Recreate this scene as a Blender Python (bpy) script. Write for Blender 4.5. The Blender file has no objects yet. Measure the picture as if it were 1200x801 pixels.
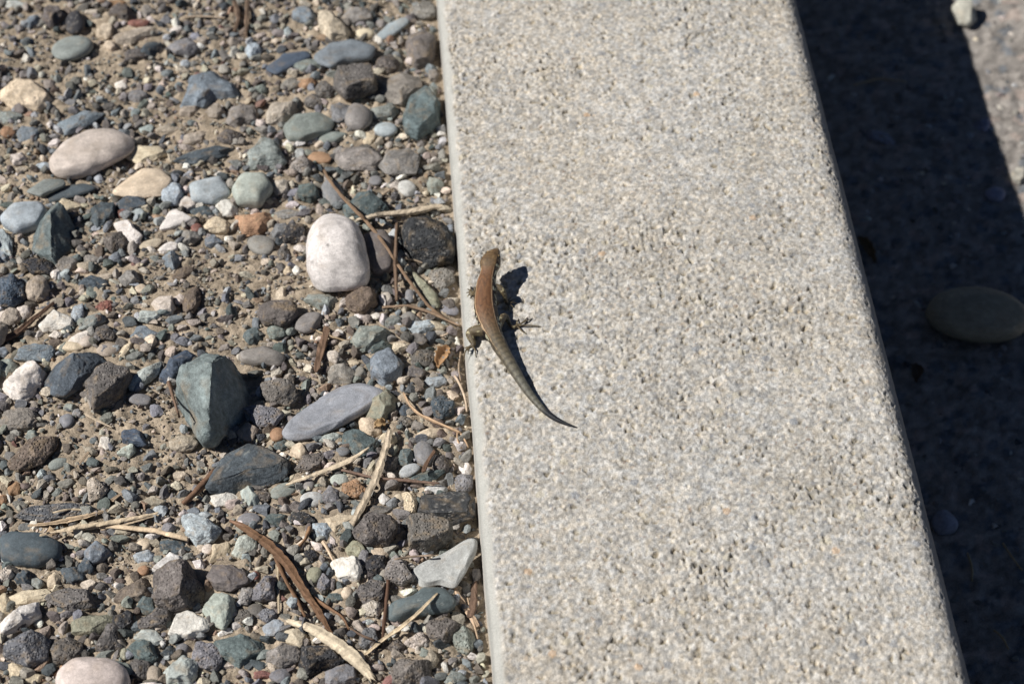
import bpy, math, random
import numpy as np
from mathutils import Vector

# ------------------------------------------------------------------ camera, world, sun, exposure
sc = bpy.context.scene
COL = sc.collection
rng = np.random.default_rng(7)
KERB_W, KERB_H = 0.25, 0.193          # kerb width; height above the packed ground on its far side
F_PX, PW, PH = 2682.0, 1200.0, 801.0  # focal length in photo pixels, photo size
PITCH = math.atan((2431.0 + 400.5) / 2682.0)
YAW = math.atan((289.5 / 2682.0) * math.cos(PITCH))    # heading turned clockwise from the kerb's run
hd = np.array([math.sin(YAW), math.cos(YAW), 0.0])
CR = np.array([math.cos(YAW), -math.sin(YAW), 0.0])
CF = math.cos(PITCH) * hd - math.sin(PITCH) * np.array([0, 0, 1.0])
CU = math.sin(PITCH) * hd + math.cos(PITCH) * np.array([0, 0, 1.0])
def ray(px, py):
    return CF * F_PX + CR * (px - PW / 2) + CU * (PH / 2 - py)
_a, _b = ray(547.2, 400), ray(1042.5, 400)
CAM_H = KERB_W / ((_b[0] / -_b[2]) - (_a[0] / -_a[2]))
CAM_X = -CAM_H * (_a[0] / -_a[2])
CAM = np.array([CAM_X, 0.0, CAM_H])
def at(px, py, z=0.0):
    """the point at height z that the photograph shows at this pixel"""
    d = ray(px, py)
    return CAM + d * ((z - CAM[2]) / d[2])
def pxm(px, py, z=0.0):
    """photo pixels per metre there"""
    d = at(px, py, z) - CAM
    return F_PX / float(d @ CF)
def proj(p):
    d = np.asarray(p) - CAM
    w = d @ CF
    return np.stack([PW / 2 + F_PX * (d @ CR) / w, PH / 2 - F_PX * (d @ CU) / w], -1)

cam_d = bpy.data.cameras.new("camera"); cam = bpy.data.objects.new("camera", cam_d); COL.objects.link(cam)
cam_d.sensor_width = 22.3; cam_d.lens = F_PX / PW * 22.3
cam_d.clip_start = 0.02; cam_d.clip_end = 500
from mathutils import Matrix
cam.matrix_world = Matrix(((CR[0], CU[0], -CF[0], CAM[0]), (CR[1], CU[1], -CF[1], CAM[1]), (CR[2], CU[2], -CF[2], CAM[2]), (0, 0, 0, 1)))
cam_d.dof.use_dof = True
cam_d.dof.focus_distance = float((at(585, 470, 0.0) - CAM) @ CF)
cam_d.dof.aperture_fstop = 5.6
sc.camera = cam

SUN_EL, SUN_AZ = math.radians(45.0), math.radians(-91.0)   # azimuth clockwise from +Y: the sun stands on the gravel side
world = bpy.data.worlds.new("World"); sc.world = world; world.use_nodes = True
wn = world.node_tree.nodes; bgn = wn["Background"]
sky = wn.new("ShaderNodeTexSky"); sky.sky_type = 'NISHITA'; sky.sun_disc = False
sky.sun_elevation = SUN_EL; sky.sun_rotation = SUN_AZ; sky.altitude = 1500; sky.ozone_density = 0.4; sky.dust_density = 0.0; sky.air_density = 0.45
world.node_tree.links.new(sky.outputs[0], bgn.inputs[0]); bgn.inputs[1].default_value = 0.05
sun_d = bpy.data.lights.new("sun", 'SUN'); sun_d.energy = 5.0; sun_d.angle = math.radians(0.53); sun_d.color = (1.0, 0.955, 0.89)
sun = bpy.data.objects.new("sun", sun_d); COL.objects.link(sun)
sdir = Vector((math.sin(SUN_AZ) * math.cos(SUN_EL), math.cos(SUN_AZ) * math.cos(SUN_EL), math.sin(SUN_EL)))
sun.rotation_euler = sdir.to_track_quat('Z', 'Y').to_euler()
sc.view_settings.view_transform = 'Standard'; sc.view_settings.look = 'None'
sc.view_settings.exposure = 0.1; sc.view_settings.gamma = 1.0
sc.render.engine = 'CYCLES'; sc.cycles.max_bounces = 4; sc.cycles.diffuse_bounces = 3

# ------------------------------------------------------------------ numpy noise
def _hash(ix, iy, iz, seed):
    n = (ix * 374761393 + iy * 668265263 + iz * 2147483647 * 3 + seed * 1274126177) & 0xFFFFFFFF
    n = (n ^ (n >> 13)) * 1274126177 & 0xFFFFFFFF
    n = (n ^ (n >> 16)) * 2246822519 & 0xFFFFFFFF
    return ((n ^ (n >> 15)) & 0xFFFFFF) / float(0xFFFFFF)
def vnoise(P, seed=0):
    """smooth value noise in -1..1 of points (n,3)"""
    P = np.asarray(P, float)
    I = np.floor(P).astype(np.int64); f = P - I; f = f * f * (3 - 2 * f)
    x, y, z = I[..., 0], I[..., 1], I[..., 2]; fx, fy, fz = f[..., 0], f[..., 1], f[..., 2]
    r = 0
    for dx in (0, 1):
        wx = fx if dx else 1 - fx
        for dy in (0, 1):
            wy = fy if dy else 1 - fy
            for dz in (0, 1):
                wz = fz if dz else 1 - fz
                r = r + wx * wy * wz * _hash(x + dx, y + dy, z + dz, seed)
    return r * 2 - 1
def fbm(P, seed=0, octs=4, gain=0.5):
    P = np.asarray(P, float); s = 0; a = 1.0; t = 0
    for o in range(octs):
        s = s + a * vnoise(P * 2 ** o + 17.3 * o, seed + o); t += a; a *= gain
    return s / t
def xy3(x, y, s):
    return np.stack([x * s, y * s, np.zeros_like(x)], -1)
def worley(x, y, cell, seed):
    """nearest and second nearest feature distance in cell units, and a random id 0..1 of the nearest"""
    gx, gy = x / cell, y / cell; ix, iy = np.floor(gx).astype(np.int64), np.floor(gy).astype(np.int64)
    d1 = np.full(x.shape, 9.0); d2 = np.full(x.shape, 9.0); idn = np.zeros(x.shape)
    zz = np.zeros_like(ix)
    for ax in (-1, 0, 1):
        for ay in (-1, 0, 1):
            cx, cy = ix + ax, iy + ay
            px = cx + _hash(cx, cy, zz, seed); py = cy + _hash(cx, cy, zz, seed + 5)
            d = np.hypot(gx - px, gy - py); rid = _hash(cx, cy, zz, seed + 9)
            near = d < d1
            d2 = np.where(near, d1, np.minimum(d2, d)); idn = np.where(near, rid, idn); d1 = np.where(near, d, d1)
    return d1, d2, idn

# ------------------------------------------------------------------ helpers
def lin(c):
    c = np.asarray(c, float) / 255.0
    return np.where(c <= 0.04045, c / 12.92, ((c + 0.055) / 1.055) ** 2.4)
def obj(name, V, F, mat, parent=None, col=None, smooth=True, loc=(0, 0, 0)):
    """link one mesh object; F an (n,3) or (n,4) array or a list of tuples; col one colour per vertex"""
    me = bpy.data.meshes.new(name)
    V = np.asarray(V, np.float32)
    if isinstance(F, np.ndarray):
        k = F.shape[1]; n = len(F)
        me.vertices.add(len(V)); me.vertices.foreach_set("co", V.ravel())
        me.loops.add(n * k); me.loops.foreach_set("vertex_index", F.astype(np.int32).ravel())
        me.polygons.add(n); me.polygons.foreach_set("loop_start", np.arange(0, n * k, k, dtype=np.int32))
        me.update(calc_edges=True)
    else:
        me.from_pydata([tuple(map(float, v)) for v in V], [], F); me.update()
    me.polygons.foreach_set("use_smooth", np.full(len(me.polygons), smooth))
    if col is not None:
        c4 = np.ones((len(V), 4), np.float32); c4[:, :3] = np.clip(col, 0, 1)
        a = me.color_attributes.new("tint", 'FLOAT_COLOR', 'POINT'); a.data.foreach_set("color", c4.ravel())
    me.materials.append(mat)
    o = bpy.data.objects.new(name, me); COL.objects.link(o); o.location = loc
    if parent is not None: o.parent = parent
    return o
def tag(o, label=None, cat=None, group=None, kind=None):
    if label: o["label"] = label
    if cat: o["category"] = cat
    if group: o["group"] = group
    if kind: o["kind"] = kind
    return o
def thing(name, loc, label, cat, group=None):
    o = bpy.data.objects.new(name, None); COL.objects.link(o); o.location = loc; o.empty_display_size = 0.01
    return tag(o, label, cat, group)
def material(name, rough=0.85, scale=900.0, vary=0.22, mott=160.0, mvary=0.18, bump=0.25, bdist=0.0006, bscale=700.0, spec=0.25, stretch=None, pits=0.0):
    m = bpy.data.materials.new(name); m.use_nodes = True
    N, L = m.node_tree.nodes, m.node_tree.links
    b = N["Principled BSDF"]; b.inputs["Roughness"].default_value = rough; b.inputs["Specular IOR Level"].default_value = spec
    at_ = N.new("ShaderNodeAttribute"); at_.attribute_name = "tint"
    tc = N.new("ShaderNodeTexCoord"); src = tc.outputs["Object"]
    if stretch:
        mp = N.new("ShaderNodeMapping"); mp.inputs["Scale"].default_value = stretch; L.new(src, mp.inputs[0]); src = mp.outputs[0]
    def noise(s, d=3.0):
        n = N.new("ShaderNodeTexNoise"); n.inputs["Scale"].default_value = s; n.inputs["Detail"].default_value = d; n.inputs["Roughness"].default_value = 0.6
        L.new(src, n.inputs["Vector"]); return n.outputs["Fac"]
    def maprange(v, lo, hi, a=0.25, c=0.75):
        r = N.new("ShaderNodeMapRange"); r.inputs[1].default_value = a; r.inputs[2].default_value = c; r.inputs[3].default_value = lo; r.inputs[4].default_value = hi
        L.new(v, r.inputs[0]); return r.outputs[0]
    n1 = maprange(noise(scale, 2), 1 - vary, 1 + vary); n2 = maprange(noise(mott), 1 - mvary, 1 + mvary)
    mu = N.new("ShaderNodeMath"); mu.operation = 'MULTIPLY'; L.new(n1, mu.inputs[0]); L.new(n2, mu.inputs[1])
    vm = N.new("ShaderNodeVectorMath"); vm.operation = 'SCALE'; L.new(at_.outputs["Color"], vm.inputs[0]); L.new(mu.outputs[0], vm.inputs["Scale"])
    L.new(vm.outputs[0], b.inputs["Base Color"])
    bp = N.new("ShaderNodeBump"); bp.inputs["Strength"].default_value = bump; bp.inputs["Distance"].default_value = bdist
    h = noise(bscale, 4)
    if pits:
        vo = N.new("ShaderNodeTexVoronoi"); vo.inputs["Scale"].default_value = pits; L.new(src, vo.inputs["Vector"])
        ad = N.new("ShaderNodeMath"); ad.operation = 'ADD'; L.new(h, ad.inputs[0]); L.new(maprange(vo.outputs["Distance"], 0, 1.0, 0.1, 0.45), ad.inputs[1]); h = ad.outputs[0]
    L.new(h, bp.inputs["Height"]); L.new(bp.outputs[0], b.inputs["Normal"])
    return m
M_CONC = material("exposed concrete", 0.92, 1500, 0.26, 60, 0.07, 0.9, 0.0007, 1000, 0.15)
M_SOIL = material("gravelly soil", 0.95, 1100, 0.3, 150, 0.2, 0.9, 0.0012, 600, 0.1)
M_CRUMB = material("grit", 0.9, 1300, 0.22, 200, 0.15, 0.4, 0.0006, 900, 0.2)
M_GRAV = material("small gravel", 0.88, 1200, 0.34, 320, 0.3, 0.9, 0.0008, 650, 0.2)
M_ROUGH = material("rough basalt", 0.92, 1000, 0.34, 260, 0.26, 0.9, 0.0009, 620, 0.15, pits=520)
M_SLATE = material("fine grained greenstone", 0.75, 1300, 0.34, 240, 0.3, 0.9, 0.0009, 520, 0.3)
M_SMOOTH = material("worn pebble", 0.65, 1500, 0.24, 200, 0.16, 0.5, 0.0005, 800, 0.3)
M_QUARTZ = material("white quartz and limestone", 0.7, 1000, 0.18, 200, 0.18, 0.8, 0.0009, 450, 0.3)
M_WOOD = material("dry wood and straw", 0.75, 900, 0.22, 130, 0.2, 0.6, 0.0004, 700, 0.25)
M_PACK = material("packed grit ground", 0.95, 900, 0.28, 180, 0.2, 0.8, 0.001, 500, 0.15)
MATS = dict(r=M_ROUGH, a=M_SLATE, s=M_SMOOTH, q=M_QUARTZ, c=M_SOIL)

_ico = {}
def ico(n):
    if n not in _ico:
        import bmesh
        bm = bmesh.new(); bmesh.ops.create_icosphere(bm, subdivisions=n, radius=1.0)
        bm.verts.ensure_lookup_table()
        V = np.array([v.co[:] for v in bm.verts]); F = np.array([[v.index for v in f.verts] for f in bm.faces]); bm.free()
        _ico[n] = (V / np.linalg.norm(V, axis=1)[:, None], F)
    return _ico[n]
def span(lo, hi, step, far, growth=1.35):
    """coordinates with an even step from lo to hi, then ever wider steps out to the distance far"""
    mid = list(np.arange(lo, hi + step * 0.5, step)); a, s = lo, step
    while far and a > -far:
        s *= growth; a -= s; mid.insert(0, a)
    a, s = mid[-1], step
    while far and a < far:
        s *= growth; a += s; mid.append(a)
    return np.array(mid)
def grid_faces(nu, nv):
    i = np.arange(nu - 1)[:, None] * nv + np.arange(nv - 1)[None, :]
    i = i.ravel(); return np.stack([i, i + nv, i + nv + 1, i + 1], -1)

Y0, Y1 = at(600, 801)[1], at(600, 0)[1]      # the visible stretch of the kerb
# ------------------------------------------------------------------ the ground
SOIL_Z = -0.036
def soil_h(x, y):
    P = xy3(x, y, 14.0)
    h = 0.006 * fbm(P, 3, 3) + 0.0022 * fbm(xy3(x, y, 90.0), 8, 3)
    near = np.clip((x + 0.035) / 0.035, 0, 1)
    far = np.clip((np.hypot(x + 0.2, y - 1.1) - 0.8) / 2.0, 0, 1)
    return SOIL_Z + h * (1 - far) - 0.008 * near * np.clip(0.5 + vnoise(xy3(x, y, 20.0), 4) * 1.2, 0, 1)
xs = span(-0.46, -0.004, 0.0018, 0); ys = span(Y0 - 0.06, Y1 + 0.06, 0.0018, 40, 1.2)
xl = [-0.46]; s = 0.0018
while xl[0] > -40: s *= 1.35; xl.insert(0, xl[0] - s)
xs = np.concatenate([xl[:-1], xs, [0.03]])
X, Y = np.meshgrid(xs, ys, indexing='ij'); x, y = X.ravel(), Y.ravel()
d1, d2, rid = worley(x, y, 0.0045, 21); e1, e2, rid2 = worley(x, y, 0.0021, 22)
g1, g2, rid4 = worley(x, y, 0.0085, 23)
clod = 0.0016 * np.clip(1 - g1 * 1.5, 0, 1) * (rid4 > .5) + 0.0018 * np.clip(1 - d1 * 1.25, 0, 1) * rid + 0.0010 * np.clip(1 - e1 * 1.3, 0, 1)
clod = clod * (1 + .8 * fbm(xy3(x, y, 300.0), 24, 3)) + .0012 * fbm(xy3(x, y, 240.0), 26, 3)
z = soil_h(x, y) - .001 + clod * np.clip((-.0045 - x) / .004, 0, 1) * np.clip(1.6 - np.hypot(x + .2, y - 1.1), 0, 1)
base = lin((160, 147, 130)); c = np.tile(base, (len(x), 1)) * (0.78 + 0.42 * rid + 0.35 * (rid2 - .5))[:, None]
c *= (1 + 0.25 * fbm(xy3(x, y, 25.0), 31, 3))[:, None]
far_ = np.clip(np.maximum.reduce([Y0 - .06 - y, y - Y1 - .06, -.46 - x]) / .04, 0, 1)[:, None]; c = c * (1 - far_) + base * .85 * far_
soil = tag(obj("soil_ground", np.stack([x, y, z], -1), grid_faces(len(xs), len(ys)), M_SOIL, col=c), "light brown sandy soil under the gravel on the sunny side of the kerb", kind="structure")

GZ = -KERB_H
def pack_h(x, y):
    return GZ + 0.004 * fbm(xy3(x, y, 12.0), 43, 3)
ya = span(Y0 - 0.12, Y1 + 0.25, 0.003, 40); xa = span(KERB_W - 0.03, KERB_W + 0.40, 0.003, 0)
xr = [xa[-1]]; s = 0.0025
while xr[-1] < 40: s *= 1.35; xr.append(xr[-1] + s)
xa = np.concatenate([xa, xr[1:]])
X, Y = np.meshgrid(xa, ya, indexing='ij'); x, y = X.ravel(), Y.ravel()
d1, d2, rid = worley(x, y, 0.008, 51); e1, e2, rid2 = worley(x, y, 0.0045, 52)
fade = np.clip(1.2 - np.hypot(x - .3, y - 1.1), 0, 1)
z = pack_h(x, y) + fade * (0.0022 * np.clip(1 - d1 * 1.3, 0, 1) + 0.0015 * np.clip(1 - e1 * 1.3, 0, 1))
c = np.tile(lin((150, 145, 140)), (len(x), 1)) * (0.6 + 0.55 * rid + 0.5 * (rid2 - .5))[:, None]
pk = (rid > .9)[:, None]; c = np.where(pk, c * np.array([1.08, .99, .96]), c); c = np.where((rid < .12)[:, None], c * np.array([.85, .98, 1.15]), c)
far_ = np.clip(np.maximum.reduce([Y0 - .12 - y, y - Y1 - .25, x - KERB_W - .40]) / .05, 0, 1)[:, None]; c = c * (1 - far_) + lin((140, 135, 130)) * .9 * far_
tag(obj("packed_ground", np.stack([x, y, z], -1), grid_faces(len(xa), len(ya)), M_PACK, col=c), "dark packed gritty ground below the shaded side of the kerb", kind="structure")

# ------------------------------------------------------------------ the kerb: one long concrete block, rough on top, floated smooth along the left arris
RL, RR = 0.007, 0.016
def profile(s):
    """arc length to point and normal across the kerb"""
    P = []
    aL, aR = RL * math.pi / 2, RR * math.pi / 2; top = KERB_W - RL - RR; side = 0.25
    out = np.zeros((len(s), 4))
    for i, t in enumerate(s):
        if t < side: out[i] = (0, -RL - side + t, -1, 0)
        elif t < side + aL:
            a = (t - side) / RL; out[i] = (RL - RL * math.cos(a), -RL + RL * math.sin(a), -math.cos(a), math.sin(a))
        elif t < side + aL + top: out[i] = (RL + t - side - aL, 0, 0, 1)
        elif t < side + aL + top + aR:
            a = (t - side - aL - top) / RR; out[i] = (KERB_W - RR + RR * math.sin(a), -RR + RR * math.cos(a), math.sin(a), math.cos(a))
        else: out[i] = (KERB_W, -RR - (t - side - aL - top - aR), 1, 0)
    return out
side = 0.25; S_TOP0 = side; S_TOP1 = side + RL * math.pi / 2 + (KERB_W - RL - RR) + RR * math.pi / 2
sv = np.concatenate([np.linspace(0, side - 0.05, 6), np.arange(side - 0.045, side, 0.0015), np.arange(S_TOP0, S_TOP1 + 0.004, 0.00075), np.linspace(S_TOP1 + 0.006, S_TOP1 + 0.24, 40)])
PR = profile(sv)
yv = span(Y0 - 0.01, Y1 + 0.01, 0.0009, 6.0, 1.12)
S, Y = np.meshgrid(sv, yv, indexing='ij'); s_, y = S.ravel(), Y.ravel()
pr = np.repeat(PR, len(yv), axis=0)
u = s_ - S_TOP0                                                # distance from the left arris across the top
ut = np.clip((u - 0.0065 - 0.0025 * fbm(xy3(y, y * 0 + 3, 90.0), 61, 3)) / 0.003, 0, 1)      # 0 on the floated strip, 1 on the grainy top
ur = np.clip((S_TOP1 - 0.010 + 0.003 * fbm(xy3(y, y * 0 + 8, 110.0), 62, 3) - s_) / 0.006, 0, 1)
g = ut * ur
wx = .0009 * vnoise(xy3(u, y, 500.0), 64); wy = .0009 * vnoise(xy3(u + 3, y, 500.0), 65)
d1, d2, rid = worley(u + wx, y + wy, 0.0018, 71); e1, e2, rid2 = worley(u + 1 + wx, y + wy, 0.0037, 72); f1, f2, rid3 = worley(u + 2, y, 0.0078, 73)
patch = np.clip(0.42 + 1.2 * fbm(xy3(u, y, 16.0), 74, 4) + .15 * (u / KERB_W - .5) + .45 * np.clip((y - Y0) / (Y1 - Y0) - .35, -.3, .5) + .40 * np.clip(1 - (u - .012) / .03, 0, 1), 0.12, 1.25)
hgt = 0.00062 * (np.clip(1 - d1 * 1.15, 0, 1) ** .7 - .45) * (0.6 + 0.8 * rid) + 0.00085 * (np.clip(1 - e1 * 1.2, 0, 1) ** .6 - .4) * (rid2 > .35)
peb = (rid3 > .90) & (f1 < .30)
hgt = hgt + np.where(peb, 0.0005 * (1 - (f1 / .30) ** 2), 0)
p1, p2, pid = worley(u + 5 + wx * 1.5, y + wy * 1.5, 0.0052, 75); q1, q2, qid = worley(u + 7 + wx, y + wy, 0.0030, 76)
r1, r2, qid2 = worley(u + 9 + wx, y + wy, 0.0019, 77)
crev = np.clip((.10 - (e2 - e1)) / .08, 0, 1) * np.clip(vnoise(xy3(u, y, 260.0), 66) * 2.0 - .55, 0, 1) * (.3 + .7 * patch)     # gaps between the grains
pit = np.maximum.reduce([np.clip((.34 - p1) / .10, 0, 1) * (pid < .05 + .11 * patch), .8 * np.clip((.42 - q1) / .12, 0, 1) * (qid < .02 + .07 * patch), .6 * np.clip((.45 - r1) / .12, 0, 1) * (qid2 < .02 + .09 * patch), crev])
hgt = hgt * (patch * .80 + .28) * 1.1 + .00022 * vnoise(xy3(u, y, 1100.0), 67) - 0.0015 * pit * (0.6 + patch * .6) + 0.0007 * fbm(xy3(u, y, 60.0), 77, 3)
hgt = hgt * g + 0.0007 * fbm(xy3(u, y, 18.0), 78, 3) + (1 - g) * 0.00012 * fbm(xy3(u, y, 500.0), 79, 2)
edge_wear = np.clip(1 - np.abs(u - 0.004) / 0.006, 0, 1) * np.clip(fbm(xy3(y, y * 0, 35.0), 80, 4) - 0.16, 0, 1)
hgt = hgt - 0.004 * edge_wear
V = np.stack([pr[:, 0] + pr[:, 2] * hgt, y, pr[:, 1] + pr[:, 3] * hgt], -1)
base = lin((186, 182, 175)); c = np.tile(base, (len(y), 1))
v = (0.84 + 0.30 * rid + 0.22 * (rid2 - .5)) * (1 + .35 * vnoise(xy3(u, y, 620.0), 88)) * (1 - .30 * np.clip((d1 - .55) * 3, 0, 1))
v = 1 + (v - 1) * g; c *= v[:, None]
c *= (1 - .30 * pit * g)[:, None] * (1 - .18 * pit * g)[:, None] ** np.array([0, .3, 1])     # pits and grain gaps coloured darker and browner
c *= 1 + g[:, None] * .06 * vnoise(xy3(u + 6, y, 420.0), 68)[:, None] * np.array([1, .2, -1]) + g[:, None] * .08 * fbm(xy3(u + 8, y, 150.0), 69, 2)[:, None]
stain = np.clip(fbm(xy3(u + 3, y, 10.0), 87, 4) * 2.6 - .55, 0, 1)[:, None] * g[:, None]; c = c * (1 - .07 * stain * np.array([.7, 1, 1.5]))
def tint(mask, colr, a=1.0):
    global c
    m = (np.asarray(mask, float) * a * g)[:, None]; c = c * (1 - m) + lin(colr) * m
tint((rid > .985) & (d1 < .5), (192, 170, 146), .4); tint((rid < .03) & (d1 < .5), (138, 140, 145), .6); tint((rid > .3) & (rid < .33) & (d1 < .5), (208, 204, 196), .7)
tint((rid > .5) & (rid < .508) & (d1 < .5), (128, 104, 86), .6)
tint(peb & (rid3 > .997), (200, 166, 130), .55); tint(peb & (rid3 <= .985) & (rid3 > .97), (142, 146, 152), .7); tint(peb & (rid3 <= .955) & (rid3 > .93), (206, 202, 194), .7); tint(peb & (rid3 <= .93), (192, 184, 164), .6)
c *= (1 + 0.11 * fbm(xy3(u, y, 7.0), 84, 4) + .05 * (.6 - patch))[:, None]; c *= np.array([1, 1, 1]) + .03 * fbm(xy3(u + 2, y, 12.0), 86, 3)[:, None] * np.array([1, 0, -1.5])
c = c * (1 - (1 - ut) * 0.0)[:, None]
strip = (1 - ut)[:, None] * (u > -0.02)[:, None]; c = c * (1 - strip) + strip * lin((176, 176, 171)) * (1 + .06 * fbm(xy3(u * .3, y, 300.0), 85, 2))[:, None]
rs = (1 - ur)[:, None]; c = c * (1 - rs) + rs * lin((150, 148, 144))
far_ = np.clip((np.maximum(Y0 - y, y - Y1) - .02) / .08, 0, 1)[:, None]; c = c * (1 - far_) + lin((172, 169, 160)) * far_
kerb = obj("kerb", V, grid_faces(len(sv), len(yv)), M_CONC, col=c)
tag(kerb, "long pale concrete kerb with grainy top and smooth rounded edges", kind="structure")
# ------------------------------------------------------------------ the stones, one by one
# colours as the stones show in full sun (sRGB)
PAL = dict(gr=(116,130,132), sl=(148,150,156), wh=(222,213,204), cr=(212,190,156), tn=(176,158,134), pk=(208,186,166), lg=(176,178,176), gy=(140,133,125), pg=(128,127,132),
           bg=(116,128,140), bl=(162,174,182), ds=(78,90,100), nv=(74,92,114), gg=(134,142,134), gl=(172,182,172), gn=(88,108,108), bw=(110,102,97),
           bk=(62,62,66), br=(126,104,84), og=(180,128,86), rd=(150,84,72), ol=(150,148,118), sp=(98,100,108))
CNAME = dict(gr="green-grey", sl="purplish grey", wh="white", cr="cream", tn="tan", pk="pinkish", lg="light grey", gy="brownish grey", pg="purplish grey", bg="blue grey", bl="pale blue", ds="slate grey",
             nv="dark blue", gg="greenish grey", gl="pale green", gn="dark green", bw="dark brown grey", bk="blackish", br="brown", og="orange brown", rd="dull red", ol="olive", sp="speckled dark")
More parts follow.
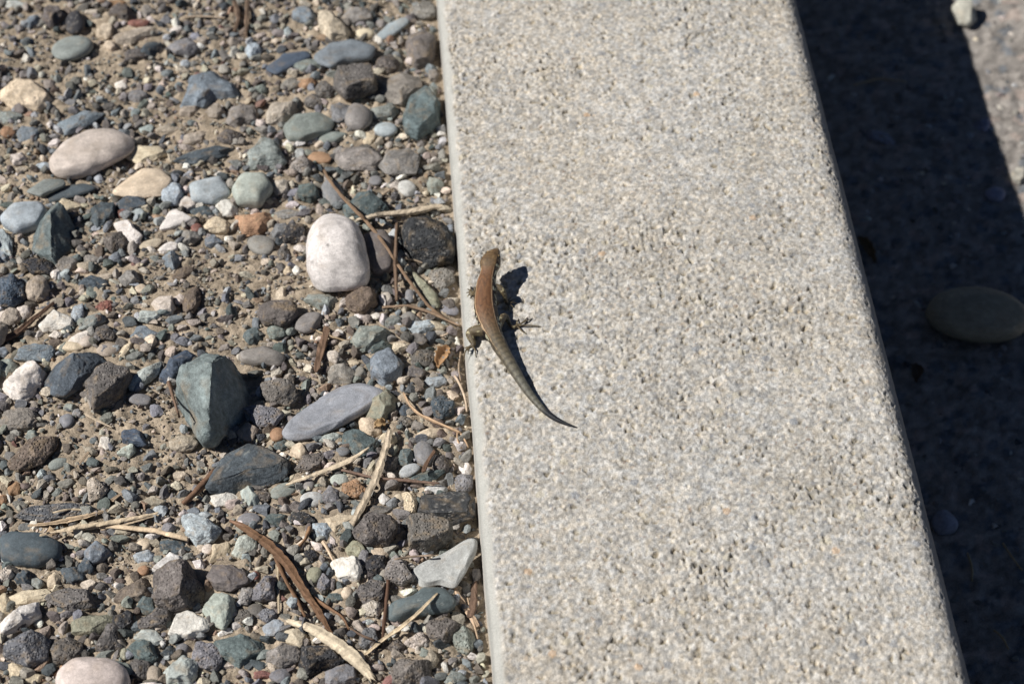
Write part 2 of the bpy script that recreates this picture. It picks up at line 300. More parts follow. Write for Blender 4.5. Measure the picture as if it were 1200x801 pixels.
# traced stones: colour style height | outline in photo pixels | label | short name (a landmark for its neighbours)
TRACED = """
wh s .95 | 374,256 386,250 402,253 418,264 427,285 432,312 432,332 424,341 408,344 384,344 368,335 361,318 360,290 364,270 | large egg-shaped white stone with one tiny dark pit | large white egg-shaped stone
bk r 1.0 | 467,272 472,260 500,256 525,270 535,290 532,305 505,312 480,305 470,292 | black knobbly stone leaning against the smooth kerb edge | black stone against the kerb
gn a .9 | 401,242 420,220 440,227 457,242 435,258 405,256 | teal green angular stone lying just under the pale wood chip | teal stone by the wood chip
sl s .5 | 333,500 362,475 400,450 422,445 450,455 452,463 427,483 400,500 362,518 342,520 333,517 | long flat purplish grey slab, biggest smooth slab beside the kerb | flat purplish slab
ol q .9 | 427,467 455,456 469,465 465,480 447,496 428,488 | cream and green stone sitting on the end of the flat purplish slab | cream and green stone
cr q .9 | 420,490 435,488 449,500 447,508 434,514 422,503 | pinkish cream chunk tucked under the cream and green stone | pinkish cream chunk
bg a .9 | 433,420 440,410 460,408 473,422 470,440 450,453 435,443 | grey stone with a white quartz streak, above the flat slab | white-streaked grey stone
ds a .75 | 240,578 258,540 290,515 310,518 342,543 335,560 300,572 262,580 | large dark slate wedge left of the flat purplish slab | dark slate wedge
gr a 1.35 | 235,415 262,412 275,422 297,430 297,470 285,482 265,500 250,522 235,522 222,492 207,460 210,447 | biggest angular green-grey stone, one face lit and one in shade | biggest angular stone
nv a .8 | 185,445 200,418 220,405 230,415 220,432 200,452 | dark blue stone touching the biggest angular stone | dark blue stone
gl a .8 | 150,455 162,432 190,420 185,437 165,455 153,460 | mottled pale green stone between the brown-grey one and the blue one | mottled pale green stone
bw r 1.0 | 100,450 110,430 130,420 150,430 155,442 140,467 110,485 103,465 | rounded dark brown-grey stone right of the blue slate stone | rounded brown-grey stone
ds a .7 | 50,447 65,427 85,412 115,410 125,420 100,450 75,470 60,465 | flat blue slate stone between the pinkish white block and the brown-grey stone | flat blue slate stone
wh q 1.0 | 2,450 15,430 35,416 54,432 47,452 35,470 22,475 8,462 | blocky pinkish white stone near the left border, mid height | blocky pinkish white stone
br r .6 | 8,542 25,525 42,507 67,507 67,520 50,542 22,554 12,551 | bent brown stone like a boomerang below the blocky white stone | bent brown stone
sp r .6 | 14,605 30,592 80,588 105,590 95,605 50,612 | dark speckled stone above the straw bundle | dark speckled stone by the straw
ds s .7 | 0,628 15,621 45,622 72,637 70,655 45,666 22,665 2,657 | large smooth oval dark grey stone below the straw bundle | large smooth oval stone
bl a .9 | 212,605 225,600 247,607 260,620 250,635 230,640 217,625 | pale blue-green stone at the tip of the straw bundle | pale blue-green stone
wh q .8 | 176,667 200,645 220,650 215,660 185,672 | white wedge leaning on the large brown-grey block | white wedge
bw r 1.1 | 180,675 200,662 220,659 244,680 237,700 225,710 200,716 181,705 | large brown-grey block with a shaded right face, under the white wedge | large brown-grey block
bw q .9 | 240,675 250,662 275,662 292,672 290,685 270,694 252,688 | brown and white mottled stone right of the brown-grey block | brown and white mottled stone
gl q .9 | 235,710 250,690 275,697 276,718 262,740 247,730 | pale green white stone with a brown stain | pale green white stone
wh q .9 | 197,745 207,720 220,714 245,725 245,738 220,749 | bright white flat-topped stone with a small shadow across it | bright white flat-topped stone
ol a .8 | 80,730 90,722 130,716 137,728 112,745 85,745 | long olive grey stone with pale veins | long olive grey stone
sp r 1.0 | 2,760 40,736 60,750 55,775 32,783 5,770 | coarse black and white speckled stone in the lower left corner | coarse speckled stone
wh q 1.0 | 0,730 25,707 45,702 48,718 25,735 0,748 | long white green-tinged stone cut by the left border | long white stone
cr q .8 | 5,700 25,690 55,688 65,700 40,706 15,710 | cream crumbly stone behind the long white stone | cream crumbly stone
bw r .8 | 50,697 82,687 108,690 112,712 85,718 57,705 | dark purplish brown lumpy stone above the long olive stone | dark lumpy stone
pk s .8 | 66,801 70,785 85,773 107,767 130,770 148,785 152,801 145,820 110,832 75,822 | large smooth tan oval pebble at the bottom border | large smooth tan pebble
gl q .9 | 190,785 215,764 232,775 230,792 225,803 195,802 | cream grey block at the bottom beside the dark green striped stone | cream grey bottom block
gn a .7 | 250,750 283,739 310,750 312,765 280,782 258,768 | dark green striped flat stone near the bottom | dark green striped stone
pg r 1.0 | 292,695 312,670 324,675 322,702 307,705 295,703 | lumpy purple grey stone next to the brown twig | lumpy purple grey stone
wh q 1.1 | 386,656 397,648 420,655 425,670 420,682 397,680 | roundish chalk white stone under the big dark stone near the kerb | roundish chalk white stone
cr q .7 | 376,606 400,601 420,604 392,624 | pale cream wedge under the tall pale straw | pale cream wedge
bw r 1.1 | 410,620 430,600 465,605 465,622 455,638 430,640 | large dark grey rough stone at the foot of the pale straw | large rough stone at the straw
bw r 1.1 | 476,604 505,605 530,615 530,630 500,648 480,648 | large brown-grey cubic stone below the black slab | brown-grey cubic stone
bk a .7 | 488,580 545,575 558,585 555,608 520,614 490,603 | black flat slab pushed against the kerb | black slab
lg s .55 | 481,672 492,662 520,647 557,623 558,643 545,672 533,692 515,685 495,690 | light grey triangular flake standing by the kerb | light grey triangular flake
gn s .8 | 457,707 480,700 495,687 520,688 535,705 527,717 485,722 457,732 | teal flat stone directly below the light grey triangular flake | teal flat stone
bw r .9 | 497,730 520,720 540,732 530,750 520,755 502,747 | pitted grey stone with a greenish side below the teal flat stone | pitted stone below the teal one
bw r 1.0 | 457,780 475,770 505,775 506,800 480,808 458,800 | rough brown-grey stone at the bottom below the pitted one | rough bottom stone
bk r .8 | 352,757 390,755 405,775 387,780 360,795 350,780 | dark rough stone in the shade of the pale split wood | dark stone by the split wood
gy a .8 | 310,762 330,750 352,755 350,775 330,782 312,775 | flat grey stone left of the pale split wood | flat grey stone by the split wood
pg q .8 | 379,785 395,776 417,780 418,798 395,806 380,800 | whitish purple mottled stone at the end of the pale split wood | whitish mottled stone
gn a 1.35 | 72,235 87,260 87,290 65,310 37,292 40,277 55,255 | tall pointed dark green stone with a black shadow beside it | tall pointed stone
bl s .9 | 1,257 15,240 50,237 56,247 45,267 20,275 3,265 | blue-grey rounded stone at the left border beside the tall pointed stone | rounded blue-grey stone
ds s .5 | 45,235 75,217 100,214 115,221 85,232 55,240 | long dark flat sliver stone above the tall pointed stone | long dark sliver
gg s .6 | 30,225 52,210 75,210 77,217 48,232 | greenish grey flat pebble above the dark sliver | greenish flat pebble
pk s .6 | 58,190 75,168 105,152 135,149 156,160 155,175 135,190 105,205 75,210 62,205 | large smooth pinkish pebble, broadest pale stone in the upper left | large smooth pinkish pebble
cr q .7 | 140,182 160,168 185,170 198,180 165,195 | cream angular chip behind the large pinkish pebble | cream angular chip
cr s .5 | 130,228 150,208 168,196 190,197 202,212 190,232 160,235 | wide flat sandy yellow stone | flat sandy yellow stone
ds a .6 | 135,237 150,226 168,230 172,240 155,250 140,245 | grey oval stone overlapping the sandy yellow stone | grey oval stone on the yellow one
bl s .7 | 222,215 260,206 270,230 250,240 225,237 | pale green-blue flat stone right of the sandy yellow stone | pale green-blue stone
gl s .9 | 272,225 285,200 310,202 320,222 305,243 278,240 | squarish pale green and tan stone above the orange stone | squarish pale green stone
og a .7 | 275,250 315,247 323,257 305,275 285,277 | flat orange brown stone below the squarish pale stone | flat orange stone
wh s .6 | 186,272 198,247 207,243 227,257 200,270 | bluish white flat chip among grey stones | bluish white chip
wh q .9 | 133,262 150,257 167,277 160,287 147,283 | knobbly white stone below the tiny red chip | knobbly white stone
bg a .9 | 190,302 203,292 213,300 205,318 194,312 | small peaked blue stone standing alone on bare soil | small peaked blue stone
nv r 1.0 | 0,330 15,320 32,335 30,350 15,360 0,360 | dark smooth stone cut by the left border above the brown twig | dark border stone
wh q .7 | 45,382 62,360 87,372 87,385 50,389 | flat bright white chip at the end of the brown twig | flat bright white chip
bg a .8 | 210,125 222,90 252,82 277,97 280,112 250,117 240,127 | large blue-grey angular slab in the upper part of the gravel | blue-grey angular slab
cr a .8 | 0,103 20,90 45,92 62,115 45,132 22,127 0,115 | large sandy cream stone at the left border | large sandy cream stone
bg a .6 | 67,145 100,127 122,132 100,150 77,160 | flat dark blue-grey stone above the large pinkish pebble | dark stone above the pinkish pebble
cr a .8 | 372,10 390,12 410,35 407,45 387,49 372,32 | tall cream stone standing near the top border | tall cream stone
bg s .6 | 367,67 387,50 415,46 440,55 435,70 405,75 390,82 375,77 | large smooth blue-grey oval stone near the top | smooth blue-grey oval
nv s .5 | 310,82 332,62 360,59 365,67 325,90 | slim dark navy stone left of the smooth oval | slim navy stone
bw r 1.0 | 390,82 412,71 440,82 442,105 405,117 390,100 | dark rough knobbly stone under the smooth blue-grey oval | dark knobbly stone
bw a 1.0 | 475,40 497,32 512,50 505,77 487,82 476,65 | upright brown-grey stone beside the kerb at the top | upright brown-grey stone
gy a .8 | 440,100 470,84 492,88 497,105 472,125 445,115 | wide grey brown stone above the blue-green cube | wide grey brown stone
gn a 1.1 | 472,140 480,117 500,102 515,120 518,145 490,165 474,155 | blue-green cube-shaped stone touching the kerb | blue-green cube
gg s .8 | 332,150 345,135 375,132 392,142 387,155 355,167 337,165 | smooth grey-green stone left of the small white-blue pebble | smooth grey-green stone
gg a .8 | 287,180 305,160 325,167 336,190 325,197 290,197 | grey-green stone above the squarish pale stone | grey-green stone
bl s .5 | 440,45 455,28 475,18 480,25 462,42 447,50 | pale blue slab slanting near the top, next to a yellowish pebble | slanting pale blue slab
gy a .6 | 392,185 400,172 440,172 450,190 440,200 400,198 | brown flat stone with an uneven edge below the pebbles near the kerb | brown flat stone
gy a .6 | 443,190 455,176 482,172 492,185 488,205 455,205 | brown flat stone nearest the kerb above the pale wood chip | brown flat stone nearest the kerb
gn a .8 | 400,505 412,500 430,505 444,520 440,532 418,538 402,520 | dark teal stone under the pinkish cream chunk | dark teal stone
gg a .8 | 408,398 422,382 445,378 460,386 455,400 435,410 415,412 | blue-green stone with a light face below the white egg-shaped stone | blue-green light-faced stone
bw r .9 | 305,450 325,444 345,450 350,465 340,475 318,472 306,462 | rounded mossy grey stone left of the flat purplish slab | rounded mossy stone
pg r .9 | 284,480 300,474 325,478 333,486 322,500 300,500 | lumpy light purple stone at the left end of the flat slab | lumpy light purple stone
ds r .9 | 505,468 520,460 535,472 533,485 518,494 505,485 | roundish dark slate stone close to the kerb | roundish slate stone
gy s .9 | 280,413 310,405 335,417 330,428 300,428 282,424 | flat brownish stone on bare soil above the mossy stone | flat brownish stone
bw c .8 | 300,362 318,352 345,355 353,370 335,384 308,382 | dark crumbly clod of earth below the soil patch | dark crumbly clod
br c 1.0 | 404,352 425,336 440,342 443,355 425,368 408,362 | brown clod of earth under the white egg-shaped stone | brown clod
bw s .9 | 425,275 450,268 462,285 460,318 440,325 428,310 | dark rounded stone in the shade of the white egg-shaped stone | dark shaded stone
ol a .7 | 475,310 483,312 512,345 517,362 505,360 485,335 | slanting olive stone between the crossing twigs | slanting olive stone
"""
# the rest: x y length breadth angle colour style
ROWS = """
88 27 22 32 0 bk s;60 18 25 30 0 bw r;122 37 20 20 0 cr a;85 57 46 30 10 gg s;158 42 52 17 15 tn a;205 35 16 11 0 wh q;175 58 30 20 30 ds a;215 55 38 22 0 pg a;217 75 12 12 0 bl a
142 100 15 12 0 wh q;160 65 30 18 0 bw r;241 181 72 20 10 ds a;8 155 18 16 0 og a;33 157 28 20 0 bg a;21 186 20 18 0 pk a;50 195 20 12 0 bl a;270 160 30 20 0 bw r;228 162 34 15 20 tn a;197 152 28 12 0 tn a
10 137 28 18 0 gg a;282 135 38 28 0 gy a;253 131 20 18 0 tn c;222 130 24 15 0 tn a;129 54 16 14 0 cr a;18 5 25 12 0 lg a;38 25 20 18 0 bg a;142 14 26 20 0 bw r;160 27 25 11 0 rd a;135 4 26 10 0 og a;172 14 20 16 0 gy a
32 48 18 10 0 bg a;297 58 20 20 0 bl a;163 112 24 16 0 pg a;427 40 20 14 0 cr s;418 18 36 22 0 gy a;495 12 34 22 0 gy r;362 76 34 15 5 gg a;455 75 28 24 0 bw r;452 152 26 18 0 bl s;450 131 34 19 0 gg a
420 137 32 34 0 gy s;390 161 32 14 10 gg s;433 163 14 16 0 cr q;331 130 44 30 25 tn a;375 185 27 15 -10 og s;353 193 26 20 0 gy r;340 98 24 17 0 gy a;360 97 22 13 0 og a;382 105 24 20 0 bw r
397 130 24 26 0 pg a;367 118 24 18 0 bw r;337 38 13 15 0 bl a;357 18 28 24 0 bg a;508 87 13 20 0 gy a;505 108 16 15 0 gg a;290 135 24 18 0 bw r;340 83 12 8 0 wh q;337 168 11 9 0 wh q;455 160 10 8 0 tn a
77 243 34 22 0 cr q;120 250 30 34 0 ds a;144 250 15 11 0 rd a;136 283 29 27 0 bw r;202 226 28 28 0 bl a;220 240 22 18 0 pk q;265 243 26 22 0 wh q;255 264 34 23 10 cr a;238 247 28 13 0 ds a;230 267 12 11 0 rd s
250 283 24 15 0 bg a;177 286 26 11 15 cr s;176 293 15 9 0 pk a;197 291 24 13 10 wh q;222 277 24 19 0 gy a;45 312 40 20 -10 bk r;44 339 28 31 0 tn c;78 310 28 20 0 gy a;100 313 17 14 0 tn a;110 331 34 18 0 ds a
152 325 24 20 0 gy a;106 342 17 10 0 cr a;165 338 14 11 0 cr s;122 359 22 14 -10 rd r;110 375 32 17 25 gg a;92 367 15 23 0 bl a;172 370 26 14 0 gl a;193 356 28 24 0 pk q;210 350 16 13 0 pk a;225 352 20 34 -15 br c
215 320 27 13 20 br c;5 282 20 38 15 bl a;3 302 14 24 0 bg a;30 365 18 17 0 pk a;13 369 24 21 0 tn a;168 390 36 19 0 bg a;123 390 24 19 0 bw r;95 395 28 14 15 wh q;68 355 16 10 0 bg a;307 288 32 23 -25 gy s
518 325 30 24 0 gy r;477 221 22 19 -40 lg s;440 212 15 12 0 pg s;470 229 10 10 0 tn s;360 226 26 23 0 gn a;329 218 18 20 0 pk a;390 228 23 38 20 pg s;329 269 23 17 10 pg a;332 297 14 19 0 bw r;345 275 28 24 0 bk r
337 250 32 12 0 gy a;509 217 21 20 0 gg a;337 317 10 12 0 cr q;347 316 10 11 0 wh q;378 352 38 18 -10 gg a;362 378 33 22 30 gy s;324 389 24 16 0 gg a;296 393 22 20 0 gn a;422 371 14 10 0 wh q;440 370 12 8 0 wh s
461 376 20 15 30 gg a;495 383 34 18 0 bl a;490 396 24 15 0 bw a;478 372 18 14 0 gy s;480 347 12 17 0 pg s;453 350 12 17 0 pk s;526 363 23 13 -20 pg s;530 267 15 12 0 bg a
442 404 34 18 0 gn a;398 437 31 25 0 gy a;390 418 18 17 0 pk a;414 425 16 9 0 cr q;422 437 16 18 0 gy q;495 418 30 20 0 bw r;485 435 26 17 0 bw a;510 447 28 13 0 bl a;290 505 26 24 0 tn q;325 509 17 16 0 og s
475 480 14 16 0 ds a;475 493 19 13 0 bw r;501 509 26 14 0 cr q;497 531 23 29 15 pg s;475 535 20 23 0 gn a;455 514 24 15 0 cr q;457 526 19 12 0 cr q;350 527 21 21 0 cr q;388 512 26 13 10 gl a;402 529 16 11 0 pg s
365 542 38 20 15 bw r;330 521 19 12 0 gn a;452 543 36 22 0 bw a;517 544 20 20 0 bw r;545 548 17 22 0 wh q;541 565 27 22 0 pg r;500 558 48 15 15 gn a;510 573 28 12 0 lg a;480 551 25 14 20 lg s;415 572 31 21 0 og r
388 579 23 22 0 pg a;366 585 27 17 0 lg s;332 575 30 17 15 gg s;398 562 21 13 0 gl s;450 584 14 14 0 wh q;467 585 13 13 0 cr s;480 588 18 32 0 cr r;362 568 13 14 0 gy s;305 580 26 14 0 bw r;445 597 36 12 0 bw a
148 410 30 12 55 cr a;127 410 26 16 0 tn s;40 413 44 22 -10 bg a;83 406 30 12 0 cr s;101 400 17 13 0 pk s;8 430 24 24 0 gg a;4 413 18 14 0 bg a;22 492 46 26 0 gy c;78 493 17 16 0 pg s
155 512 32 19 -10 nv a;165 468 26 13 -10 pg s;122 520 19 15 -30 wh q;150 528 22 15 20 gl a;68 543 22 13 20 gg s;215 520 33 19 0 tn c;112 573 24 25 0 tn r;178 588 32 13 0 tn a;17 572 15 18 0 og q;2 585 14 14 0 og a
260 583 34 19 0 wh q;293 580 21 27 10 gl q;37 510 15 12 0 gg a;82 477 14 12 0 gg a;91 484 13 11 0 pg a;113 647 33 24 15 bg a;101 663 19 18 0 ds a;202 640 38 17 -10 ds a;170 653 28 14 0 bl a
182 725 44 25 0 bw r;175 746 34 17 -10 gl q;165 762 40 28 -20 gn a;145 765 13 12 0 ol a;128 750 33 32 0 bw r;145 730 24 28 0 bk r;76 762 38 31 0 bw r;6 708 20 26 0 cr q
243 768 38 34 -30 pg r;180 790 18 20 40 tn s;163 785 28 24 0 bw r;20 785 25 17 -20 cr a;38 796 22 11 20 cr a;71 785 20 9 45 og a;28 677 22 19 0 ds a;44 682 16 13 0 gg a;64 678 17 19 0 cr q;85 672 31 20 -20 ds a;6 672 19 17 0 pk r
257 645 30 20 55 cr q;287 640 33 24 25 gl a;160 693 44 26 25 br a;172 708 23 19 0 gn a;213 760 16 12 20 pg s;198 763 20 15 0 ds a;290 697 20 21 0 gy r;292 608 26 14 0 pg s;137 685 8 7 0 wh s;168 638 16 13 0 cr s
168 668 13 11 0 og s;243 643 14 12 0 pk s;130 677 8 8 0 pk s
321 609 29 17 0 gn a;355 607 29 16 0 bk r;378 620 24 20 -20 bl a;368 673 16 20 -30 ol s;380 683 18 19 0 pg r;415 643 24 20 0 ol a;444 648 22 14 -20 cr q;444 678 12 14 20 gn a;406 694 13 13 0 cr s;440 662 28 22 0 bk r
468 670 32 34 0 gy r;435 693 35 27 0 bw r;438 712 24 19 0 pk r;397 725 10 10 0 gy a;323 735 30 18 0 bl q;347 745 28 19 -25 cr q;340 749 12 9 0 cr s;328 792 24 16 0 pg s;308 790 26 10 -10 rd a;543 750 28 30 0 gg r
547 690 12 17 20 gy s;505 770 17 21 30 tn a;474 735 14 8 -10 wh s;490 750 30 17 0 pk r;465 757 22 16 0 bw r;432 748 24 25 0 pg r;532 793 26 16 0 gg a;299 674 10 10 0 rd s;283 675 18 22 0 bw r;287 722 24 16 0 bw r
300 715 20 15 0 bw s;313 720 23 17 0 pg r;365 652 20 15 0 bk r;392 700 24 13 0 gn a
"""
# ------------------------------------------------------------------ stone builder
for _k, _v in list(PAL.items()):
    _g = .3 * _v[0] + .55 * _v[1] + .15 * _v[2]; _s = dict(gn=.5, nv=.6, og=.65, rd=.6, br=.55, tn=.6, cr=.7, ol=.6, pk=.5).get(_k, .66)
    PAL[_k] = tuple(_g + (q - _g) * _s + w * (1.10 if _k in ('wh', 'cr', 'bl', 'gl', 'lg', 'pk') else 1.03) for q, w in zip(_v, (-1, 0, 1)))
def outline_radius(poly, az):
    """distance from the origin to the outline along each azimuth"""
    P = np.asarray(poly); Q = np.roll(P, -1, axis=0); d = np.stack([np.cos(az), np.sin(az)], -1)
    R = np.zeros(len(az))
    for p, q in zip(P, Q):
        e = q - p; den = d[:, 0] * e[1] - d[:, 1] * e[0]
        den = np.where(np.abs(den) < 1e-12, 1e-12, den)
        t = (p[0] * e[1] - p[1] * e[0]) / den; w = (p[0] * d[:, 1] - p[1] * d[:, 0]) / den
        ok = (t > 0) & (w >= -1e-6) & (w <= 1 + 1e-6); R = np.where(ok, np.maximum(R, t), R)
    return R
def unit_rock(n, style, rg, planes=None):
    D, F = ico(n); P = D.copy()
    if style in 'aqr' or planes:
        k = {'a': 13, 'q': 11, 'r': 9}.get(style, 6)
        ns = rg.normal(size=(k, 3)); ns[:, 2] = np.abs(ns[:, 2]) * .9 + .15; ns /= np.linalg.norm(ns, axis=1)[:, None]
        hs = rg.uniform(.6, .84, k) if style != 'r' else rg.uniform(.66, .9, k)
        if planes:
            pn = np.array([p[:3] for p in planes], float); pn /= np.linalg.norm(pn, axis=1)[:, None]
            ns = np.concatenate([pn, ns[:4]]); hs = np.concatenate([[p[3] for p in planes], rg.uniform(.75, .92, 4)])
        for nn, h in zip(ns, hs):
            d = P @ nn - h; P = P - np.maximum(d, 0)[:, None] * nn[None, :]
    else:
        for j in range(3):
            nn = rg.normal(size=3); nn /= np.linalg.norm(nn); d = P @ nn - rg.uniform(.7, .9)
            P = P - (np.maximum(d, 0) * .6)[:, None] * nn[None, :]
    s = rg.uniform(0, 50)
    if style == 'r': P *= (1 + .11 * fbm(D * 1.7 + s, 5, 3) + .05 * fbm(D * 7 + s, 6, 3))[:, None]
    elif style == 'a': P *= (1 + .08 * fbm(D * 1.5 + s, 5, 3) + .05 * fbm(D * 5 + s, 6, 4) - .07 * np.abs(fbm(D * 8 + s, 9, 4)) + .03 * fbm(D * 17 + s, 19, 2) - .05 * np.clip(np.abs(fbm(D * 2.3 + s, 7, 3)) * -6 + .6, 0, 1))[:, None]
    elif style == 'q': P *= (1 + .10 * fbm(D * 2.0 + s, 5, 3) + .06 * fbm(D * 7 + s, 6, 3))[:, None]
    elif style == 'c': P *= (1 + .20 * fbm(D * 2.2 + s, 5, 3) + .16 * np.abs(fbm(D * 6 + s, 6, 3)))[:, None]
    else: P *= (1 + .06 * fbm(D * 1.2 + s, 5, 2) + .008 * fbm(D * 6 + s, 6, 2))[:, None]
    return P, F, D
def rock_colour(P, D, col, style, rg):
    """the stone's own colouring: mottling, veins, flecks, soil stains"""
    s = rg.uniform(0, 90); n = len(P)
    b = lin(PAL[col]) * rg.uniform(.9, 1.1) * np.array([rg.uniform(.97, 1.03), 1, rg.uniform(.96, 1.04)])
    c = np.tile(b, (n, 1)); dirt = lin((150, 132, 108))
    low = fbm(D * 1.6 + s, 11, 3); hi = fbm(D * 11 + s, 12, 3)
    amp = dict(r=.35, a=.38, q=.22, s=.22, c=.3)[style]
    c *= (1 + amp * low * 1.3 + amp * hi + amp * .8 * vnoise(D * 24 + s, 18))[:, None]
    if style == 'a' or (style == 's' and rg.random() < .35):
        ax = rg.normal(size=3); ax /= np.linalg.norm(ax); w = np.abs(np.sin((D @ ax) * rg.uniform(5, 12) + 3.0 * fbm(D * 1.5 + s, 13, 2)))
        v = np.clip((.10 - w) / .10, 0, 1) * np.clip(fbm(D * 2 + s, 14, 2) * 3, 0, 1); c = c * (1 - .4 * v[:, None]) + lin((190, 192, 186)) * .4 * v[:, None]
    if style in 'r' or col in ('sp', 'bk'):
        f = np.clip((vnoise(D * 22 + s, 15) - .5) * 5, 0, 1)[:, None]; k = .75 if col == 'sp' else .35
        c = c * (1 - k * f) + lin((190, 185, 178)) * k * f
    if style == 'q':
        f = np.clip(fbm(D * 2.6 + s, 16, 3) * 2.2 - .35, 0, 1)[:, None]; c = c * (1 - .35 * f) + lin((176, 150, 118)) * .35 * f
    f = np.clip(fbm(D * 3.1 + s, 17, 4) * 2.0 - .15, 0, 1)[:, None] * dict(r=.6, a=.5, q=.4, s=.3, c=.7)[style]
    return c * (1 - f) + dirt * f
STONES = []     # centre x, y, z, radii for things laid on top
def lay_height(x, y):
    h = float(soil_h(np.array([x]), np.array([y]))[0])
    for cx, cy, cz, M, c in STONES:
        q = M @ np.array([x - cx, y - cy]); r2 = q @ q
        if r2 < 1: h = max(h, cz + c * .8 * math.sqrt(1 - r2))
    return h
PLANES = {"biggest angular stone": [(-.35, -.25, .9, .62), (.93, -.15, .35, .22), (0, .6, .8, .7)], "tall pointed stone": [(-.5, -.4, .8, .5), (.85, -.2, .5, .22)],
          "dark slate wedge": [(-.1, .25, .95, .5), (.2, -.85, .5, .45)], "large brown-grey block": [(-.4, -.1, .9, .6), (.9, -.1, .4, .4)], "flat purplish slab": [(-.05, 0, 1, .55)],
          "light grey triangular flake": [(-.1, -.25, 1, .5)], "small peaked blue stone": [(-.5, -.3, .8, .5), (.85, 0, .5, .3)], "black slab": [(0, .1, 1, .5), (.1, -.9, .3, .6)],
          "brown-grey cubic stone": [(0, 0, 1, .62), (0, -1, .2, .7)], "blue-green cube": [(0, .1, 1, .6), (.8, -.3, .2, .55)], "bright white flat-topped stone": [(0, -.1, 1, .5)]}
def ground_z(x, y, gz):
    return float(soil_h(np.array([x]), np.array([y]))[0]) if gz is None else gz
def build_stone(name, cx, cy, outline_px, size_px, ang, col, style, hk, rg, key=None, gz=None, lim=True, sink=.5):
    z0 = (SOIL_Z if gz is None else gz)
    L, W = size_px; sc0 = pxm(cx, cy, z0); semi = min(L, W) / 2 / sc0
    L, W = L * 1.06, W * 1.06; semi *= 1.04; c = semi * hk * (.85 if style in 'sq' else .95)
    if gz is None and hk < .65: sink = .95
    p = at(cx, cy, z0 + c * .3); zc = ground_z(p[0], p[1], gz) + c * sink
    ctr = at(cx, cy, zc)
    n = 6 if key == 'large white egg-shaped stone' else 5 if max(L, W) > 36 else 4
    if max(L, W) < 20: n = 3
    P, F, D = unit_rock(n, style, rg, PLANES.get(key))
    az = np.arctan2(P[:, 1], P[:, 0]); rho = np.hypot(P[:, 0], P[:, 1])
    fs = .905 * .96
    if outline_px is not None:
        nb = 36; bi_ = ((az + math.pi) / (2 * math.pi) * nb).astype(int) % nb; mx = np.array([rho[bi_ == b].max() if (bi_ == b).any() else np.nan for b in range(nb)])
        mx = np.where(np.isnan(mx), np.nanmean(mx), mx); mx = (np.roll(mx, 1) + 2 * mx + np.roll(mx, -1)) / 4
        g_ = 1 / np.interp((az + math.pi) / (2 * math.pi) * nb - .5, np.arange(-1, nb + 1), np.concatenate([[mx[-1]], mx, [mx[0]]])); P[:, :2] *= g_[:, None]; rho = rho * g_
        pts = np.array([at(px, py, zc)[:2] - ctr[:2] for px, py in outline_px]); pts[:, 1] *= fs
        k = 8; R = sum(outline_radius(pts, az + d) for d in np.linspace(-1, 1, k) * (.05 if style in 'aqr' else .13)) / k
        ridx = 1.04 * R
        lift = np.power(np.clip(rho, .45, 1.2), -.25)           # steeper flanks than an ellipsoid
        V = np.stack([P[:, 0] * ridx * lift, P[:, 1] * ridx * lift, P[:, 2] * c], -1)
        a_ = np.linspace(0, 2 * math.pi, 16, endpoint=False); Rm = outline_radius(pts, a_).mean(); M = np.eye(2) / Rm
    else:
        if style in 'aqr':                       # broken stones: an uneven polygon in plan
            kk = int(rg.integers(5, 8)); th_ = np.sort((np.arange(kk) + rg.uniform(-.32, .32, kk)) * 2 * math.pi / kk + rg.uniform(0, 6)); rr_ = rg.uniform(.82, 1.12, kk)
            pg = np.stack([rr_ * np.cos(th_), rr_ * np.sin(th_)], -1); f_ = sum(outline_radius(pg, az + d) for d in (-.07, 0, .07)) / 3; P[:, :2] *= (f_ * np.power(np.clip(rho, .5, 1.2), -.2))[:, None]
        P[:, 0] *= 2 / np.ptp(P[:, 0]); P[:, 1] *= 2 / np.ptp(P[:, 1]); a = math.radians(ang); s = 1 / sc0 * 1.0
        rot = np.array([[math.cos(a), -math.sin(a)], [math.sin(a), math.cos(a)]])
        A = np.diag([1, 1.414 * fs]) @ rot @ np.diag([L / 2 * s, W / 2 * s]) @ rot.T if False else np.diag([1, 1.414 * fs]) @ rot @ np.diag([L / 2 * s, W / 2 * s])
        xy = P[:, :2] @ A.T; V = np.stack([xy[:, 0], xy[:, 1], P[:, 2] * c], -1); M = np.linalg.inv(A)
    if lim: V[:, 0] = np.minimum(V[:, 0], -0.0012 - ctr[0])
    cl = rock_colour(P, D, col, style, rg)
    if key == 'large white egg-shaped stone':       # its small dark pit, a second one below and a faint scratch
        q = proj(V + ctr); 
        for px_, py_, rr, k_ in ((384, 287, 2.2, .75), (387, 338, 1.8, .6), (366, 307, 2.4, .3), (371, 309, 2.4, .3), (398, 262, 2.0, .2)):
            cl *= (1 - k_ * np.clip(1.3 - np.hypot(q[:, 0] - px_, q[:, 1] - py_) / rr, 0, 1))[:, None]
    o = obj(name, V, F, MATS[style], col=cl, loc=tuple(ctr))
    if key and key.startswith('large white egg'):
        pass
    if gz is None: STONES.append((ctr[0], ctr[1], ctr[2], M, c))
    return o
def centroid(P):
    P = np.asarray(P, float); Q = np.roll(P, -1, axis=0); cr = P[:, 0] * Q[:, 1] - Q[:, 0] * P[:, 1]; A = cr.sum() / 2
    return ((P + Q) * cr[:, None]).sum(0) / (6 * A)
NOUN = dict(a='stone', s='pebble', r='stone', q='stone', c='clod')
FOOTP = []; FOOT = []      # footprints in photo pixels, to keep the loose gravel off them
marks = []     # landmarks: x, y, size, short name
todo = []
